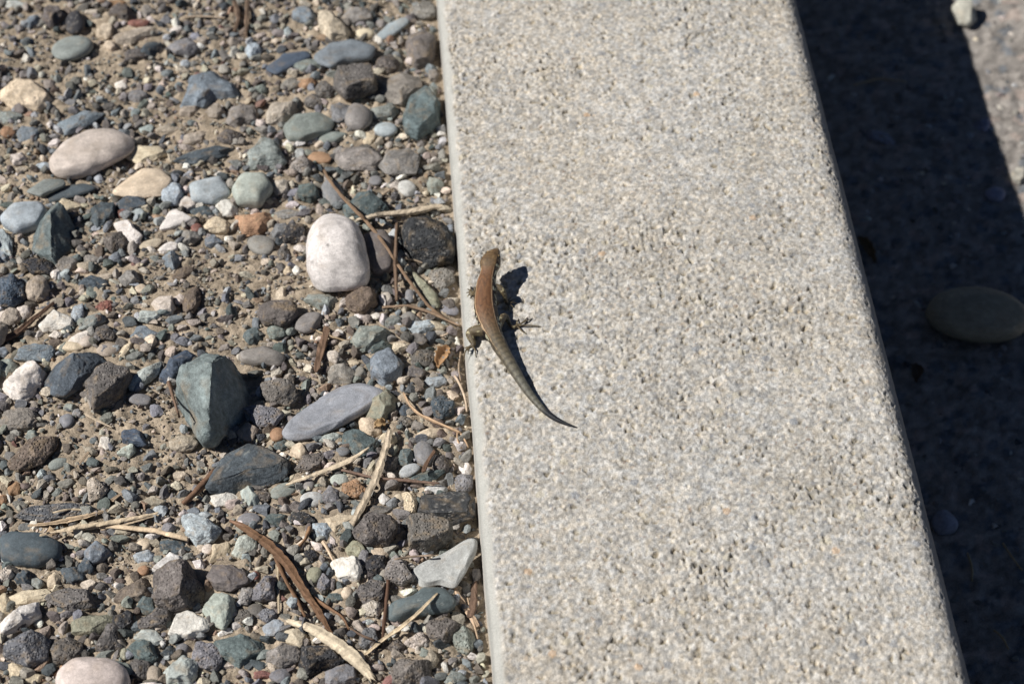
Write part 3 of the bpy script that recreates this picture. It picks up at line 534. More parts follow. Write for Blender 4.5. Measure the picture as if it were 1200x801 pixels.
for ln in TRACED.strip().split('\n'):
    a, pts, label, short = [t.strip() for t in ln.split('|')]; col, style, hk = a.split()
    pts = np.array([[float(v) for v in p.split(',')] for p in pts.split()]); ct = centroid(pts)
    ext = pts.max(0) - pts.min(0); area = abs(sum(pts[i, 0] * pts[(i + 1) % len(pts), 1] - pts[(i + 1) % len(pts), 0] * pts[i, 1] for i in range(len(pts)))) / 2
    W = area / max(ext) * 1.27
    todo.append((ct[0], ct[1], pts, (max(ext), W), 0, col, style, float(hk), label, short)); marks.append((ct[0], ct[1], max(ext), short))
    FOOTP.append((ct, (pts - ct) * np.array([1, -1])))
def describe(x, y, L, W, col, style, rank):
    near = sorted(marks, key=lambda m: math.hypot(m[0] - x, m[1] - y) - m[2] * .45); m = near[rank]
    dx, dy = x - m[0], y - m[1]; k = int(round(math.degrees(math.atan2(-dy, dx)) / 45)) % 8
    where = ["right of", "upper right of", "above", "upper left of", "left of", "lower left of", "below", "lower right of"][k]
    size = "tiny" if L < 14 else "small" if L < 22 else "medium" if L < 33 else "large"
    lng = "long" if L / W > 1.75 else "round" if L / W < 1.12 and style in 'sr' else dict(a="angular", s="smooth", r="rough", q="chalky", c="crumbly")[style]
    return f"{size} {CNAME[col]} {lng} {NOUN[style]} " + "%s " + f"{where} the {m[3]}"
rows = []
for r in ROWS.replace('\n', ';').split(';'):
    if r.strip():
        x, y, L, W, ang, col, style = r.split(); rows.append((float(x), float(y), float(L), float(W), float(ang), col, style))
labels = [None] * len(rows)
for rank in (0, 1, 2):   # nearest landmark first, the next ones where two stones would read alike
    cand = {}
    for i, (x, y, L, W, ang, col, style) in enumerate(rows):
        if labels[i] is None: cand.setdefault(describe(x, y, max(L, W), min(L, W), col, style, rank), []).append(i)
    taken = set(labels)
    for t, ids in cand.items():
        s = " ".join((t % "").split())
        if len(ids) == 1 and s not in taken: labels[ids[0]] = s
        elif rank == 2:
            ids.sort(key=lambda i: rows[i][1])
            for w, i in zip(["upper", "middle", "lower", "lowest"] if len(ids) > 2 else ["upper", "lower"], ids): labels[i] = w + " " + s
for (x, y, L, W, ang, col, style), lb in zip(rows, labels):
    hk = .8 if style != 's' else .75
    if style == 'a' and max(L, W) > 26: hk = .8
    todo.append((x, y, None, (L, W), ang, col, style, hk, lb, None)); FOOT.append((x, y, L / 2, W / 2, math.radians(ang)))
todo.sort(key=lambda t: -t[3][0] * t[3][1])
for i, (x, y, pts, (L, W), ang, col, style, hk, lb, short) in enumerate(todo):
    rg = np.random.default_rng(1000 + int(x * 7 + y * 13))
    o = build_stone(NOUN[style], x, y, pts, (L, W), ang, col, style, hk, rg, key=short)
    grp = dict(stone="angular stones in the gravel", pebble="smooth pebbles in the gravel", clod="clods of dried earth")[NOUN[style]]
    tag(o, lb, NOUN[style], grp)

# ------------------------------------------------------------------ loose gravel between the stones (too many and small to count)
SOILP = [(235, 325, 95, 48), (190, 510, 110, 60), (240, 140, 55, 40), (350, 345, 50, 45), (290, 385, 60, 30), (90, 515, 60, 50), (120, 60, 90, 40), (155, 660, 40, 22)]
FOOTA = np.array(FOOT)
def bare(px, py):
    b = np.zeros(len(px))
    for cx, cy, rx, ry in SOILP: b = np.maximum(b, np.clip(1.4 - np.hypot((px - cx) / rx, (py - cy) / ry), 0, 1))
    return b
def covered(px, py, k):
    m = np.zeros(len(px), bool)
    for cx, cy, rx, ry, an in FOOTA:
        dx, dy = px - cx, -(py - cy); a, b = dx * math.cos(an) + dy * math.sin(an), -dx * math.sin(an) + dy * math.cos(an); m |= (a / (rx * k)) ** 2 + (b / (ry * k)) ** 2 < 1
    for ct, pg in FOOTP:
        dx, dy = px - ct[0], -(py - ct[1]); nr = np.flatnonzero(np.hypot(dx, dy) < 90)
        if len(nr): m[nr] |= np.hypot(dx[nr], dy[nr]) < outline_radius(pg, np.arctan2(dy[nr], dx[nr])) * (k + .04)
    return m
def scatter(n, seed):
    rg = np.random.default_rng(seed); gx = rg.uniform(-0.455, -0.003, n); gy = rg.uniform(Y0 - .07, Y1 + .09, n)
    q = proj(np.stack([gx, gy, np.full(n, SOIL_Z)], -1)); return gx, gy, q[:, 0], q[:, 1], rg
def joined(name, gx, gy, size, sub, pal, wts, mat, rg, gz=None, sink=.25, variants=40, lim=True):
    D, F = ico(sub); nv = len(D); n = len(gx)
    shapes = []
    for k in range(variants):
        P, _, Dk = unit_rock(sub, 'aqra'[k % 4] if k % 6 else 'c', rg)
        for j in range(5):
            nn = rg.normal(size=3); nn /= np.linalg.norm(nn); d = P @ nn - rg.uniform(.3, .62); P = P - np.maximum(d, 0)[:, None] * nn[None, :]
        P = P / np.abs(P).max() * (1 + .12 * fbm(Dk * 3.2 + k * 3, 8, 2))[:, None]; shapes.append(P)
    shapes = np.array(shapes); which = rg.integers(0, variants, n)
    ax = size[:, None] * np.stack([rg.uniform(.9, 1.35, n), rg.uniform(.65, 1.0, n), rg.uniform(.5, .85, n)], -1) / 2
    th = rg.uniform(0, 2 * math.pi, n); ct, st = np.cos(th)[:, None], np.sin(th)[:, None]
    P = shapes[which] * ax[:, None, :]; tl = rg.normal(0, .35, n)[:, None]
    P = np.stack([P[..., 0] * np.cos(tl) - P[..., 2] * np.sin(tl), P[..., 1], P[..., 0] * np.sin(tl) + P[..., 2] * np.cos(tl)], -1)
    X = P[..., 0] * ct - P[..., 1] * st + gx[:, None]; Yv = P[..., 0] * st + P[..., 1] * ct + gy[:, None]
    zb = (soil_h(gx, gy) if gz is None else gz(gx, gy)) + ax[:, 2] * sink + .0004
    if lim: X = np.minimum(X, -0.001)
    V = np.stack([X, Yv, P[..., 2] + zb[:, None]], -1).reshape(-1, 3)
    FF = (F[None] + (np.arange(n) * nv)[:, None, None]).reshape(-1, 3)
    pc = np.array([lin(PAL[p]) for p in pal]); pc = pc * .68 + pc.mean(1, keepdims=True) * np.array([1.05, 1.0, .93]) * .32; w = np.array(wts, float); w /= w.sum()
    base = pc[rg.choice(len(pal), n, p=w)] * rg.uniform(.75, 1.2, (n, 1)) * rg.uniform(.95, 1.05, (n, 3))
    c = np.repeat(base, nv, axis=0) * (1 + .18 * vnoise(V * 900, 91))[:, None]
    return obj(name, V, FF, mat, col=c, smooth=sub > 2)
PALW = (["bw", "gy", "tn", "gg", "bg", "wh", "cr", "pg", "og", "rd", "ds", "gn", "br", "bl", "pk"], [17, 17, 17, 10, 9, 5, 7, 8, 2, .6, 8, 5, 9, 5, 4])
gx, gy, qx, qy, rg = scatter(34000, 301)
size = (5 + 15 * rg.random(len(gx)) ** 1.9)
out = (qx < -12) | (qy < -12) | (qy > 813); size = np.where(out & (rg.random(len(gx)) < .16), size * rg.uniform(1.5, 3.0, len(gx)), size)
keep = ~covered(qx, qy, .90) & (rg.random(len(gx)) > bare(qx, qy) * .93) & (rg.random(len(gx)) < np.clip(.75 + qy / 1700, .45, 1))
gx, gy, size = gx[keep], gy[keep], size[keep] / 1900
order = np.argsort(-size); cell = {}; ok = []         # keep neighbours apart
for i in order:
    k = (int(gx[i] / .012), int(gy[i] / .012)); bad = False
    for a in (-1, 0, 1):
        for b in (-1, 0, 1):
            for j in cell.get((k[0] + a, k[1] + b), ()):
                if (gx[i] - gx[j]) ** 2 + ((gy[i] - gy[j])) ** 2 < (.29 * (size[i] + size[j])) ** 2: bad = True; break
            if bad: break
        if bad: break
    if not bad: cell.setdefault(k, []).append(i); ok.append(i)
ok = np.array(ok); big = size[ok] > 24 / 1900
for sel, sub in ((ok[big], 3), (ok[~big], 2)):
    tag(joined("gravel", gx[sel], gy[sel], size[sel], sub, *PALW, M_GRAV, rg, sink=.35), "mixed small gravel filling the gaps between the larger stones" if sub == 3 else "finer gravel lying between the stones", kind="stuff")
N_GRAVEL = (int(big.sum()), len(ok))
rg = np.random.default_rng(305); ax_ = rg.uniform(-.85, -.004, 14000); ay_ = rg.uniform(Y0 - .3, Y1 + .35, 14000)
k_ = (ay_ > Y1 + .08) | (ay_ < Y0 - .06) | (ax_ < -.45); ax_, ay_ = ax_[k_], ay_[k_]
tag(joined("gravel", ax_, ay_, (6 + 26 * rg.random(len(ax_)) ** 3) / 1900, 1, *PALW, M_GRAV, rg, sink=.3), "gravel further along the kerb", kind="stuff")
gx, gy, qx, qy, rg = scatter(38000, 302)
cl = fbm(xy3(gx, gy, 45.0), 95, 3)
keep = ~covered(qx, qy, .9) & (rg.random(len(gx)) < np.clip(.62 + cl * 1.1, .12, 1)) & ((rg.random(len(gx)) < .45) | ((qx > -60) & (qy > -60) & (qy < 860)))
gx, gy = gx[keep], gy[keep]; size = (1.8 + 4.6 * rg.random(len(gx)) ** 2.6) / 1900
gx = np.where(gx < -.44, gx * 1.12, gx)
tag(joined("grit", gx, gy, size, 1, ["tn", "gy", "bw", "cr", "br", "gg", "bg", "wh", "og", "ds", "pg"], [34, 20, 14, 6, 16, 5, 4, 2.5, 1.2, 3, 4], M_CRUMB, rg, sink=.5), "fine grit and crumbs of earth scattered over the soil", kind="stuff")
gx, gy, qx, qy, rg = scatter(15000, 303)
keep = ~covered(qx, qy, .85) & ((rg.random(len(gx)) < bare(qx, qy) * .8) | (rg.random(len(gx)) < .25)); gx, gy = gx[keep], gy[keep]
tag(joined("crumbs", gx, gy, (3 + 8 * rg.random(len(gx)) ** 2.2) / 1900, 2, ["tn", "br", "gy", "cr"], [10, 5, 7, 1], M_SOIL, rg, sink=.3), "crumbly lumps of dried earth on the bare soil patches", kind="stuff")
print("gravel", N_GRAVEL, "soil crumbs", len(gx), "stones", len(todo))
# ------------------------------------------------------------------ twigs, straw and splinters
def tube(pts, rad, ns=8, rough=.12, flat=1.0, rg=None, cap=True):
    """a tapering, slightly knobbly tube along points"""
    pts = np.asarray(pts, float); n = len(pts); T = np.gradient(pts, axis=0); T /= np.linalg.norm(T, axis=1)[:, None] + 1e-12
    up = np.array([0, 0, 1.0]); V = []
    for i in range(n):
        s = np.cross(T[i], up); s /= np.linalg.norm(s) + 1e-9; b = np.cross(s, T[i])
        for k in range(ns):
            a = 2 * math.pi * k / ns; r = rad[i]
            V.append(pts[i] + r * (math.cos(a) * s + math.sin(a) * flat * b))
    V = np.array(V)
    if flat < 1:                                # split wood and straw: ridged lengthwise, broken ends
        q = np.random.default_rng(n * 7 + int(abs(pts[0, 0]) * 1e5)); m = np.tile(q.uniform(.62, 1.25, ns), n); C = np.repeat(pts, ns, axis=0); V = C + (V - C) * m[:, None]
        V[:ns] -= T[0] * (q.uniform(-.2, 2.2, ns) * rad[min(2, n - 1)])[:, None]; V[-ns:] += T[-1] * (q.uniform(-.2, 2.2, ns) * rad[-min(3, n)])[:, None]
    if rough: V += (np.mean(rad) * rough) * np.stack([vnoise(V * 700 + q, 5) for q in (0, 9, 18)], -1)
    F = [(i * ns + k, i * ns + (k + 1) % ns, (i + 1) * ns + (k + 1) % ns, (i + 1) * ns + k) for i in range(n - 1) for k in range(ns)]
    if cap: F += [tuple(range(ns))[::-1], tuple((n - 1) * ns + k for k in range(ns))]
    return V, F
def resample(P, w, step=4.0):
    P = np.asarray(P, float); d = np.concatenate([[0], np.cumsum(np.linalg.norm(np.diff(P, axis=0), axis=1))]); n = max(5, int(d[-1] / step))
    t = np.linspace(0, d[-1], n); w = np.interp(t, np.linspace(0, d[-1], len(w)), w)
    X = np.interp(t, d, P[:, 0]); Y = np.interp(t, d, P[:, 1])
    for _ in range(2):
        X[1:-1] = (X[:-2] + 2 * X[1:-1] + X[2:]) / 4; Y[1:-1] = (Y[:-2] + 2 * Y[1:-1] + Y[2:]) / 4
    return np.stack([X, Y], -1), w
# colour | points | widths | flatness | name | label ; a line starting with + is a branch of the twig above
STICKS = """
148,116,84 | 380,200 385,210 402,232 430,260 450,285 465,308 480,330 505,362 527,377 | 3.5 4.5 4 3.5 3 | 1 | twig | long thin brown twig running from the teal stone down to the kerb
128,100,76 | 465,262 463,305 465,352 | 4 5 4 | 1 | twig | short dark twig standing between the two black stones
160,130,100 | 448,360 480,358 505,366 540,382 | 3 4 3.5 2 | 1 | twig | pale forked twig whose end touches the kerb below the lizard's feet
205,185,155 | 420,257 440,252 480,248 515,241 | 5 8 10 9 | .6 | wood_chip | pale split wood chip lying above the black stone at the kerb
190,165,135 | 470,302 485,304 498,309 | 3 3 2 | 1 | straw | tiny pale straw on the black stone at the kerb
212,190,155 | 338,567 380,552 410,540 430,526 | 3 5 7 3 | .35 | straw | tapered straw with a pointed left end, below the flat purplish slab
196,176,146 | 411,615 425,590 440,560 450,530 456,506 | 6 8 8 8 5 | .35 | straw | tall pale straw standing upright over the rough stone
130,102,84 | 400,550 440,560 480,563 515,566 | 3 3.5 4 2 | 1 | twig | thin reddish twig crossing behind the tall pale straw
205,165,120 | 473,460 480,475 492,486 517,497 540,507 | 2.5 3.5 3.5 3 3 | 1 | grass_stem | curved tan grass stem from the slab end to the kerb
+ | 538,505 545,515 549,524 | 2.5 2 1.5
+ | 536,506 535,516 541,525 | 2 2 1.5
122,88,62 | 252,550 240,565 226,580 214,590 | 5 8 9 5 | 1 | twig | short red-brown stick beside the dark slate wedge
215,192,158 | 100,485 115,493 130,500 | 2 3 1.5 | .5 | straw | tiny pale straw on bare soil under the rounded brown-grey stone
170,145,115 | 92,545 98,538 105,528 | 3 3 3 | .6 | straw | short dull straw near the bent brown stone
120,92,70 | 198,448 203,465 210,488 | 5 3 3 | 1 | twig | thin dark twig by the biggest angular stone's left side
222,196,155 | 50,626 90,617 120,613 155,607 183,601 | 3 7 8 7 3 | .45 | straw | thickest straw of the bundle in the lower left
214,186,146 | 85,623 115,616 140,617 180,621 215,630 | 4 5 6 6 6 | .45 | straw | straw of the bundle bending down to the pale blue-green stone
200,170,130 | 36,615 60,613 90,607 125,598 | 4 5 6 3 | .45 | straw | straw on top of the speckled stone, highest of the bundle
205,178,140 | 120,620 150,613 185,603 | 2 3 2 | .5 | straw | thin straw squeezed inside the bundle
140,100,64 | 278,613 292,622 315,638 338,662 355,690 372,715 388,742 | 6 9 10 9 8 7 3 | .8 | twig | thick golden brown twig in the lower middle of the gravel
+ | 325,657 335,680 348,702 357,720 | 5 4 4 3
+ | 368,700 385,712 402,722 408,735 | 4 4 3 2
206,184,146 | 325,658 326,690 327,716 | 4 3.5 2.5 | .6 | straw | upright pale straw beside the thick golden brown twig
226,206,170 | 342,728 362,733 380,743 405,760 425,778 434,790 | 5 11 13 14 14 8 | .7 | wood_chip | pale split piece of wood at the bottom end of the brown twig
205,180,140 | 430,765 450,748 470,735 490,718 512,695 | 3 4 4 3.5 2 | .7 | grass_stem | dry grass stem laid diagonally across the teal flat stone
110,76,54 | 455,680 453,705 450,732 448,752 | 5 4 4 3 | 1 | twig | dark reddish upright twig beside the teal flat stone
212,176,138 | 533,690 542,706 556,728 | 6 7 8 | .3 | wood_chip | pinkish flat splinter hanging from the light grey flake's tip
120,92,72 | 556,688 556,702 552,718 | 8 11 8 | .4 | bark_piece | dark fibrous bark piece squeezed against the kerb
150,110,70 | 363,618 358,632 348,642 | 5 4 3 | 1 | twig | small curved brown rootlet above the golden twig
190,160,130 | 462,655 480,652 508,650 | 2 2.5 2 | 1 | straw | thin straw at the foot of the brown-grey cubic stone
205,175,140 | 380,635 387,648 390,655 | 4 3 2 | .6 | straw | short pale straw above the chalk white stone
112,82,60 | 0,399 20,390 40,373 60,357 | 9 8 6 4 | .8 | twig | thick brown twig entering at the left border
150,122,96 | 290,2 290,20 288,40 | 6 8 5 | .9 | twig | brown twig at the top border pointing down
120,96,76 | 275,5 280,20 275,36 | 7 6 5 | .9 | twig | darker twig beside the brown one at the top border
190,165,135 | 218,20 240,19 262,21 | 3 4 3 | .6 | straw | faint horizontal straw near the top border
150,110,80 | 270,610 285,616 300,628 | 3 4 3 | 1 | twig | thin reddish twig crossing the top of the golden brown one
120,90,66 | 383,388 378,405 372,430 | 9 10 8 | .8 | twig | rotten brown stub above the mossy grey stone
196,170,140 | 448,228 455,224 462,220 | 3 3 2 | 1 | straw | tiny straw curl beside the light grey round pebble
205,180,150 | 505,390 520,395 530,385 | 2 2.5 2 | .6 | straw | short pale straw under the forked twig near the kerb
198,172,142 | 533,440 540,452 546,470 547,482 | 2.5 3 2.5 2 | 1 | grass_stem | thin dry root hugging the kerb under the lizard's hind foot
176,150,120 | 540,412 537,430 540,448 | 2 2 1.5 | 1 | grass_stem | hair-thin stem hanging beside the kerb edge
206,176,130 | 365,385 385,393 405,399 | 2.5 3 2 | .6 | straw | pale straw above the rotten brown stub
120,88,64 | 497,550 502,538 508,530 | 5 4 3 | .9 | twig | tiny rust-coloured twig by the purplish pebble near the kerb
180,150,116 | 548,700 553,722 560,748 | 2 2.5 2 | 1 | grass_stem | thin stem along the kerb beside the bark piece
214,190,150 | 64,600 80,596 98,597 | 2 3 2 | .5 | straw | short straw lying on the dark speckled stone
190,160,124 | 132,585 142,577 150,574 | 4 3 2 | .6 | straw | small broken straw among the earth crumbs
116,90,70 | 410,735 425,745 440,750 | 2 3 2 | 1 | twig | little dark twig beside the split wood
"""
base_o = None
for ln in STICKS.strip().split('\n'):
    f = [t.strip() for t in ln.split('|')]; br = f[0] == '+'
    pts = np.array([[float(v) for v in p.split(',')] for p in f[1].split()]); w = [float(v) for v in f[2].split()]
    if not br: colr = lin([float(v) for v in f[0].split(',')]); flat = float(f[3])
    P, w = resample(pts, w); rg = np.random.default_rng(int(pts[0, 0] * 3 + pts[0, 1]))
    R = w * 1.0 / 2 / 1950.0; W = []; colr_ = colr
    hz = []
    for (px, py) in P:
        q = at(px, py, SOIL_Z + .006)
        for _ in range(3): h = lay_height(min(q[0], -.003), q[1]); h += .002; q = at(px, py, h + .0015)
        hz.append(h)
    hz = np.array(hz); hm = hz.copy(); n = len(hz)
    for i in range(n):                      # a stiff stick bridges the hollows
        for a in range(n):
            for b in (i,):
                pass
    idx = np.arange(n); hull = [0]
    while hull[-1] < n - 1:
        a = hull[-1]; sl = (hz[a + 1:] - hz[a]) / (idx[a + 1:] - a); hull.append(a + 1 + int(np.argmax(sl)))
    hm = np.interp(idx, hull, hz[hull]); hm = .65 * hm + .35 * hz
    for i, (px, py) in enumerate(P):
        q = at(px, py, hm[i] + R[i] * flat + .0004); q[0] = min(q[0], -.001 - R[i] * .8); W.append(q)
    W = np.array(W); kn = np.clip(vnoise(np.stack([np.arange(n) * .55, P[:, 0] * .01, P[:, 1] * 0], -1), 3), 0, 1); R = R * (1 + .25 * kn * (R < .0016)) * (1 + .10 * rg.normal(size=n))
    R[1:-1] = (R[:-2] + 2 * R[1:-1] + R[2:]) / 4
    V, F = tube(W, R, 10, .25, flat); g_ = colr.mean(); c = np.tile((colr * .72 + g_ * .28), (len(V), 1)) * (1 + .22 * fbm(V * np.array([300, 300, 300]), 33, 3))[:, None]
    st = np.tile(rg.uniform(.55, 1.25, 10), len(W)); c = c * st[:, None]
    o0 = V.mean(0)
    if br: o = obj("side_shoot", V - Vector(base_o.location), F, M_WOOD, parent=base_o, col=c)
    else:
        o = obj(f[4], V - o0, F, M_WOOD, col=c, smooth=flat == 1, loc=tuple(o0)); base_o = o
        nm = dict(twig="twig", straw="straw", wood_chip="wood chip", grass_stem="grass stem", bark_piece="bark")[f[4]]
        tag(o, f[5], nm, "dry plant bits on the gravel")
# a dry curled leaf and its vein
def leaf(px, py, L, W, ang, colr, label, gz=None):
    n, m = 16, 9; a = math.radians(ang); q = at(px, py, gz if gz is not None else SOIL_Z + .006); s = pxm(px, py, q[2]); V = []; c = []
    if gz is None: q = at(px, py, lay_height(q[0], q[1]) + .003)
    for i in range(n):
        t = i / (n - 1); w = math.sin(math.pi * min(1, t * .97 + .03)) ** .8 * W / 2 / s
        for j in range(m):
            u = (j / (m - 1) - .5) * 2; l = (t - .5) * L / s; x_ = l * math.cos(a) - u * w * math.sin(a); y_ = (l * math.sin(a) + u * w * math.cos(a)) * 1.35
            V.append((x_ + .0006 * math.sin(i * 1.9) * u, y_ + .0008 * math.sin(i * 1.3 + 2) * u, .95 * w * u * u + .0012 * math.sin(5 * t) + .0003 * math.cos(j * 3.0)))
            c.append(colr * (1 - .2 * abs(math.sin(u * 9)) - (.25 if j == m // 2 else 0)))
    V = np.array(V); F = grid_faces(n, m)
    o = obj("leaf", V, F, M_WOOD, col=np.array(c), loc=tuple(q)); sm = o.modifiers.new("thickness", 'SOLIDIFY'); sm.thickness = .0003
    return tag(o, label, "leaf", "dry leaves")
leaf(519, 417, 31, 15, 62, lin((176, 140, 104)), "curled tan dry leaf on the gravel close to the kerb")
leaf(447, 497, 20, 8, 20, lin((190, 160, 120)), "narrow dry leaf on the yellowish stones by the slab")

# ------------------------------------------------------------------ things on the packed ground in the kerb's shade
def low_stone(name, x, y, L, W, ang, colr, style, hk, label, cat):
    rg = np.random.default_rng(int(x + y)); o = build_stone(name, x, y, None, (L, W), ang, colr, style, hk, rg, gz=GZ, lim=False, sink=.75); return tag(o, label, cat, "stones on the shaded ground")
PAL.update(ov=(152, 142, 124), lv=(140, 142, 158), dg=(170, 168, 160))
low_stone("pebble", 1145, 369, 114, 60, -6, "ov", "s", .95, "large smooth oval pebble in the kerb's shadow", "pebble")
low_stone("pebble", 1107, 612, 30, 26, 10, "lv", "s", .9, "roundish lilac grey pebble close to the kerb's shaded face", "pebble")
low_stone("stone", 1131, 13, 30, 33, -35, "dg", "a", 1.1, "light grey stone at the shadow's edge, its own dark shadow beside it", "stone")
low_stone("stone", 1196, 206, 26, 18, 35, "dg", "a", .9, "grey stone cut by the right border at the shadow's edge", "stone")
low_stone("pebble", 1167, 228, 24, 18, 0, "lv", "s", .8, "small purplish pebble in shade near the shadow's edge", "pebble")
low_stone("stone", 1151, 147, 26, 17, 10, "lv", "r", .8, "small bluish stone in the shade near the top", "stone")
low_stone("stone", 1030, 160, 34, 16, -30, "lv", "r", .7, "thin dark bluish stone beside the shaded kerb face near the top", "stone")
low_stone("stone", 1172, 128, 12, 10, 0, "dg", "a", .8, "tiny grey stone on the sunlit ground at the shadow's edge", "stone")
leaf(1074, 436, 24, 14, 70, lin((96, 80, 66)), "dark brown leaf lying in the shade by the kerb", GZ + .004)
leaf(1016, 292, 34, 12, -65, lin((110, 92, 66)), "narrow olive leaf in the shade by the kerb", GZ + .004)
for k, (pts, lb) in enumerate([([(1175, 636), (1186, 652), (1198, 668)], "pale straw in the shade near the right border, thickest one"), ([(1134, 648), (1140, 665), (1139, 680)], "small bent straw in the shade beside the lilac grey pebble"),
                               ([(1165, 738), (1175, 745), (1182, 760)], "thin straw in the shade near the bottom right corner"), ([(1000, 100), (1030, 92), (1062, 96)], "faint straw on the shaded ground near the top")]):
    P, w = resample(pts, [2.5, 3, 2]); W = np.array([at(a, b, GZ + .006) for a, b in P]); V, F = tube(W, w / 2 / 1600, 6, .2)
    o = obj("straw", V - V.mean(0), F, M_WOOD, col=np.tile(lin((170, 150, 120)), (len(V), 1)), loc=tuple(V.mean(0))); tag(o, lb, "straw", "straws on the shaded ground")
rg = np.random.default_rng(77); n = 5200
gx = rg.uniform(KERB_W + .004, KERB_W + .40, n); gy = rg.uniform(Y0 - .1, Y1 + .22, n)
tag(joined("packed_grit", gx, gy, (2 + 12 * rg.random(n) ** 3) / 1500, 1, ["gy", "bw", "pk", "lg", "bg", "pg", "ds", "cr"], [30, 20, 10, 16, 8, 10, 8, 4], M_CRUMB, rg, gz=pack_h, sink=.1, lim=False), "small gravel pressed into the ground beyond the kerb", kind="stuff")

# ------------------------------------------------------------------ the lizard
M_SKIN = material("lizard skin", 0.42, 1900, 0.3, 700, 0.2, 1.0, 0.0004, 1900, 0.45)
SP = [  # px, py, height mm of the axis, half width px, half height mm : nose to tail tip, as the photo shows the top of the back
    (583.0, 291.5, 16.6, 1.8, .9), (581.4, 294.8, 16.4, 5.2, 2.2), (578.6, 299, 16.0, 8.8, 3.2), (576.0, 304.5, 15.2, 11.4, 4.2), (574.3, 310, 14.2, 12.2, 4.6), (573.2, 316.5, 13.2, 9.9, 4.2), (572.0, 323, 12.0, 9.9, 4.3),
    (570.0, 332, 10.4, 11.4, 5.0), (569.3, 342, 9.0, 12.4, 5.4), (568.8, 352, 8.0, 13.2, 5.7), (569.2, 362, 7.4, 13.6, 5.8), (571.6, 373, 7.0, 13.0, 5.6), (575.6, 384, 6.6, 11.3, 5.0), (580.2, 394, 6.0, 9.6, 4.5), (585.8, 405, 5.2, 8.9, 4.2),
    (592.2, 416, 4.5, 7.6, 3.7), (599.0, 427, 4.1, 6.8, 3.3), (606.0, 438.5, 3.8, 6.0, 3.0), (613.2, 450, 3.4, 5.3, 2.6), (621, 461.5, 3.0, 4.6, 2.3), (629.5, 472, 2.6, 4.0, 2.0), (638.5, 481.5, 2.1, 3.2, 1.6),
    (648, 488.5, 1.8, 3.0, 1.4), (658, 493.8, 1.4, 2.4, 1.1), (668, 498, 1.0, 1.6, .8), (677, 501, .7, .7, .4)]
sp = np.array(SP); ctr = np.array([at(a, b, z * .001) for a, b, z, w, h in SP]); sc1 = np.array([pxm(a, b, .005) for a, b, *_ in SP])
tt = np.arange(len(SP)); ti = np.linspace(0, len(SP) - 1, 220)
def cr(v, t):
    """smooth interpolation through the listed values"""
    i = np.clip(np.floor(t).astype(int), 0, len(v) - 2); f = (t - i)
    g = lambda k: v[np.clip(k, 0, len(v) - 1)]
    p0, p1, p2, p3 = g(i - 1), g(i), g(i + 1), g(i + 2)
    if v.ndim > 1: f = f[:, None]
    return .5 * (2 * p1 + (p2 - p0) * f + (2 * p0 - 5 * p1 + 4 * p2 - p3) * f ** 2 + (3 * p1 - p0 - 3 * p2 + p3) * f ** 3)
AX = cr(ctr, ti); HW = cr(sp[:, 3] / sc1, ti); HH = cr(sp[:, 4] * .001, ti)
T = np.gradient(AX, axis=0); T /= np.linalg.norm(T, axis=1)[:, None]
up = np.array([0, 0, 1.0]); SD = np.cross(T, up); SD /= np.linalg.norm(SD, axis=1)[:, None]; UPV = np.cross(SD, T)
ns = 32; V = []; F = []
for i in range(len(AX)):
    hd_ = ti[i] < 5
    for k in range(ns):
        a = 2 * math.pi * k / ns; ca, sa = math.cos(a), math.sin(a)
        e = .82 if ti[i] > 6 else .72
        x_ = math.copysign(abs(ca) ** e, ca); z_ = math.copysign(abs(sa) ** (1.0 if sa > 0 else .75), sa)
        V.append(AX[i] + SD[i] * HW[i] * x_ + UPV[i] * HH[i] * z_)
n = len(AX)
F = [(i * ns + k, i * ns + (k + 1) % ns, (i + 1) * ns + (k + 1) % ns, (i + 1) * ns + k) for i in range(n - 1) for k in range(ns)] + [tuple(range(ns))[::-1], tuple((n - 1) * ns + k for k in range(ns))]
LV, LF = list(map(tuple, V)), list(F)
LIMBS = []
def limb(pts, rad, ns=12, sub=5):
    """px, py, height mm ; radii mm"""
    w = np.array([at(a, b, z * .001) for a, b, z in pts]); r = np.array(rad) * .001; t = np.linspace(0, len(pts) - 1, (len(pts) - 1) * sub + 1)
    P = cr(w, t); R = np.maximum(cr(r, t), .0002); v, f = tube(P, R, ns, 0)
    tip = [P[0] - (P[1] - P[0]) / np.linalg.norm(P[1] - P[0]) * R[0] * .7, P[-1] + (P[-1] - P[-2]) / np.linalg.norm(P[-1] - P[-2]) * R[-1] * .8]
    k = len(LV); nv = len(v); LV.extend(map(tuple, v)); LV.extend(map(tuple, tip))
    LF.extend([tuple(q + k for q in g) for g in f if len(g) == 4 and not (len(g) == ns)])
    for j in range(ns):
        LF.append((k + (j + 1) % ns, k + j, k + nv)); LF.append((k + nv - ns + j, k + nv - ns + (j + 1) % ns, k + nv + 1))
    LIMBS.append((P, R))
# right fore leg: upper arm under the flank, forearm lit, hand in the body's shade
limb([(577, 336, 10), (585, 337, 10), (589.5, 342, 8.6), (592.5, 350, 4.4), (594, 355, 1.5)], [2.3, 2.1, 1.8, 1.25, 1.3])
for p, z in [((604, 351.5), .6), ((605, 355), .6), ((602, 360), .6), ((598, 364), .6), ((599, 348), .6)]:
    limb([(594, 355, 1.5), ((594 + p[0]) / 2, (355 + p[1]) / 2 - .8, 1.9), (p[0], p[1], z)], [.62, .5, .34], 8)
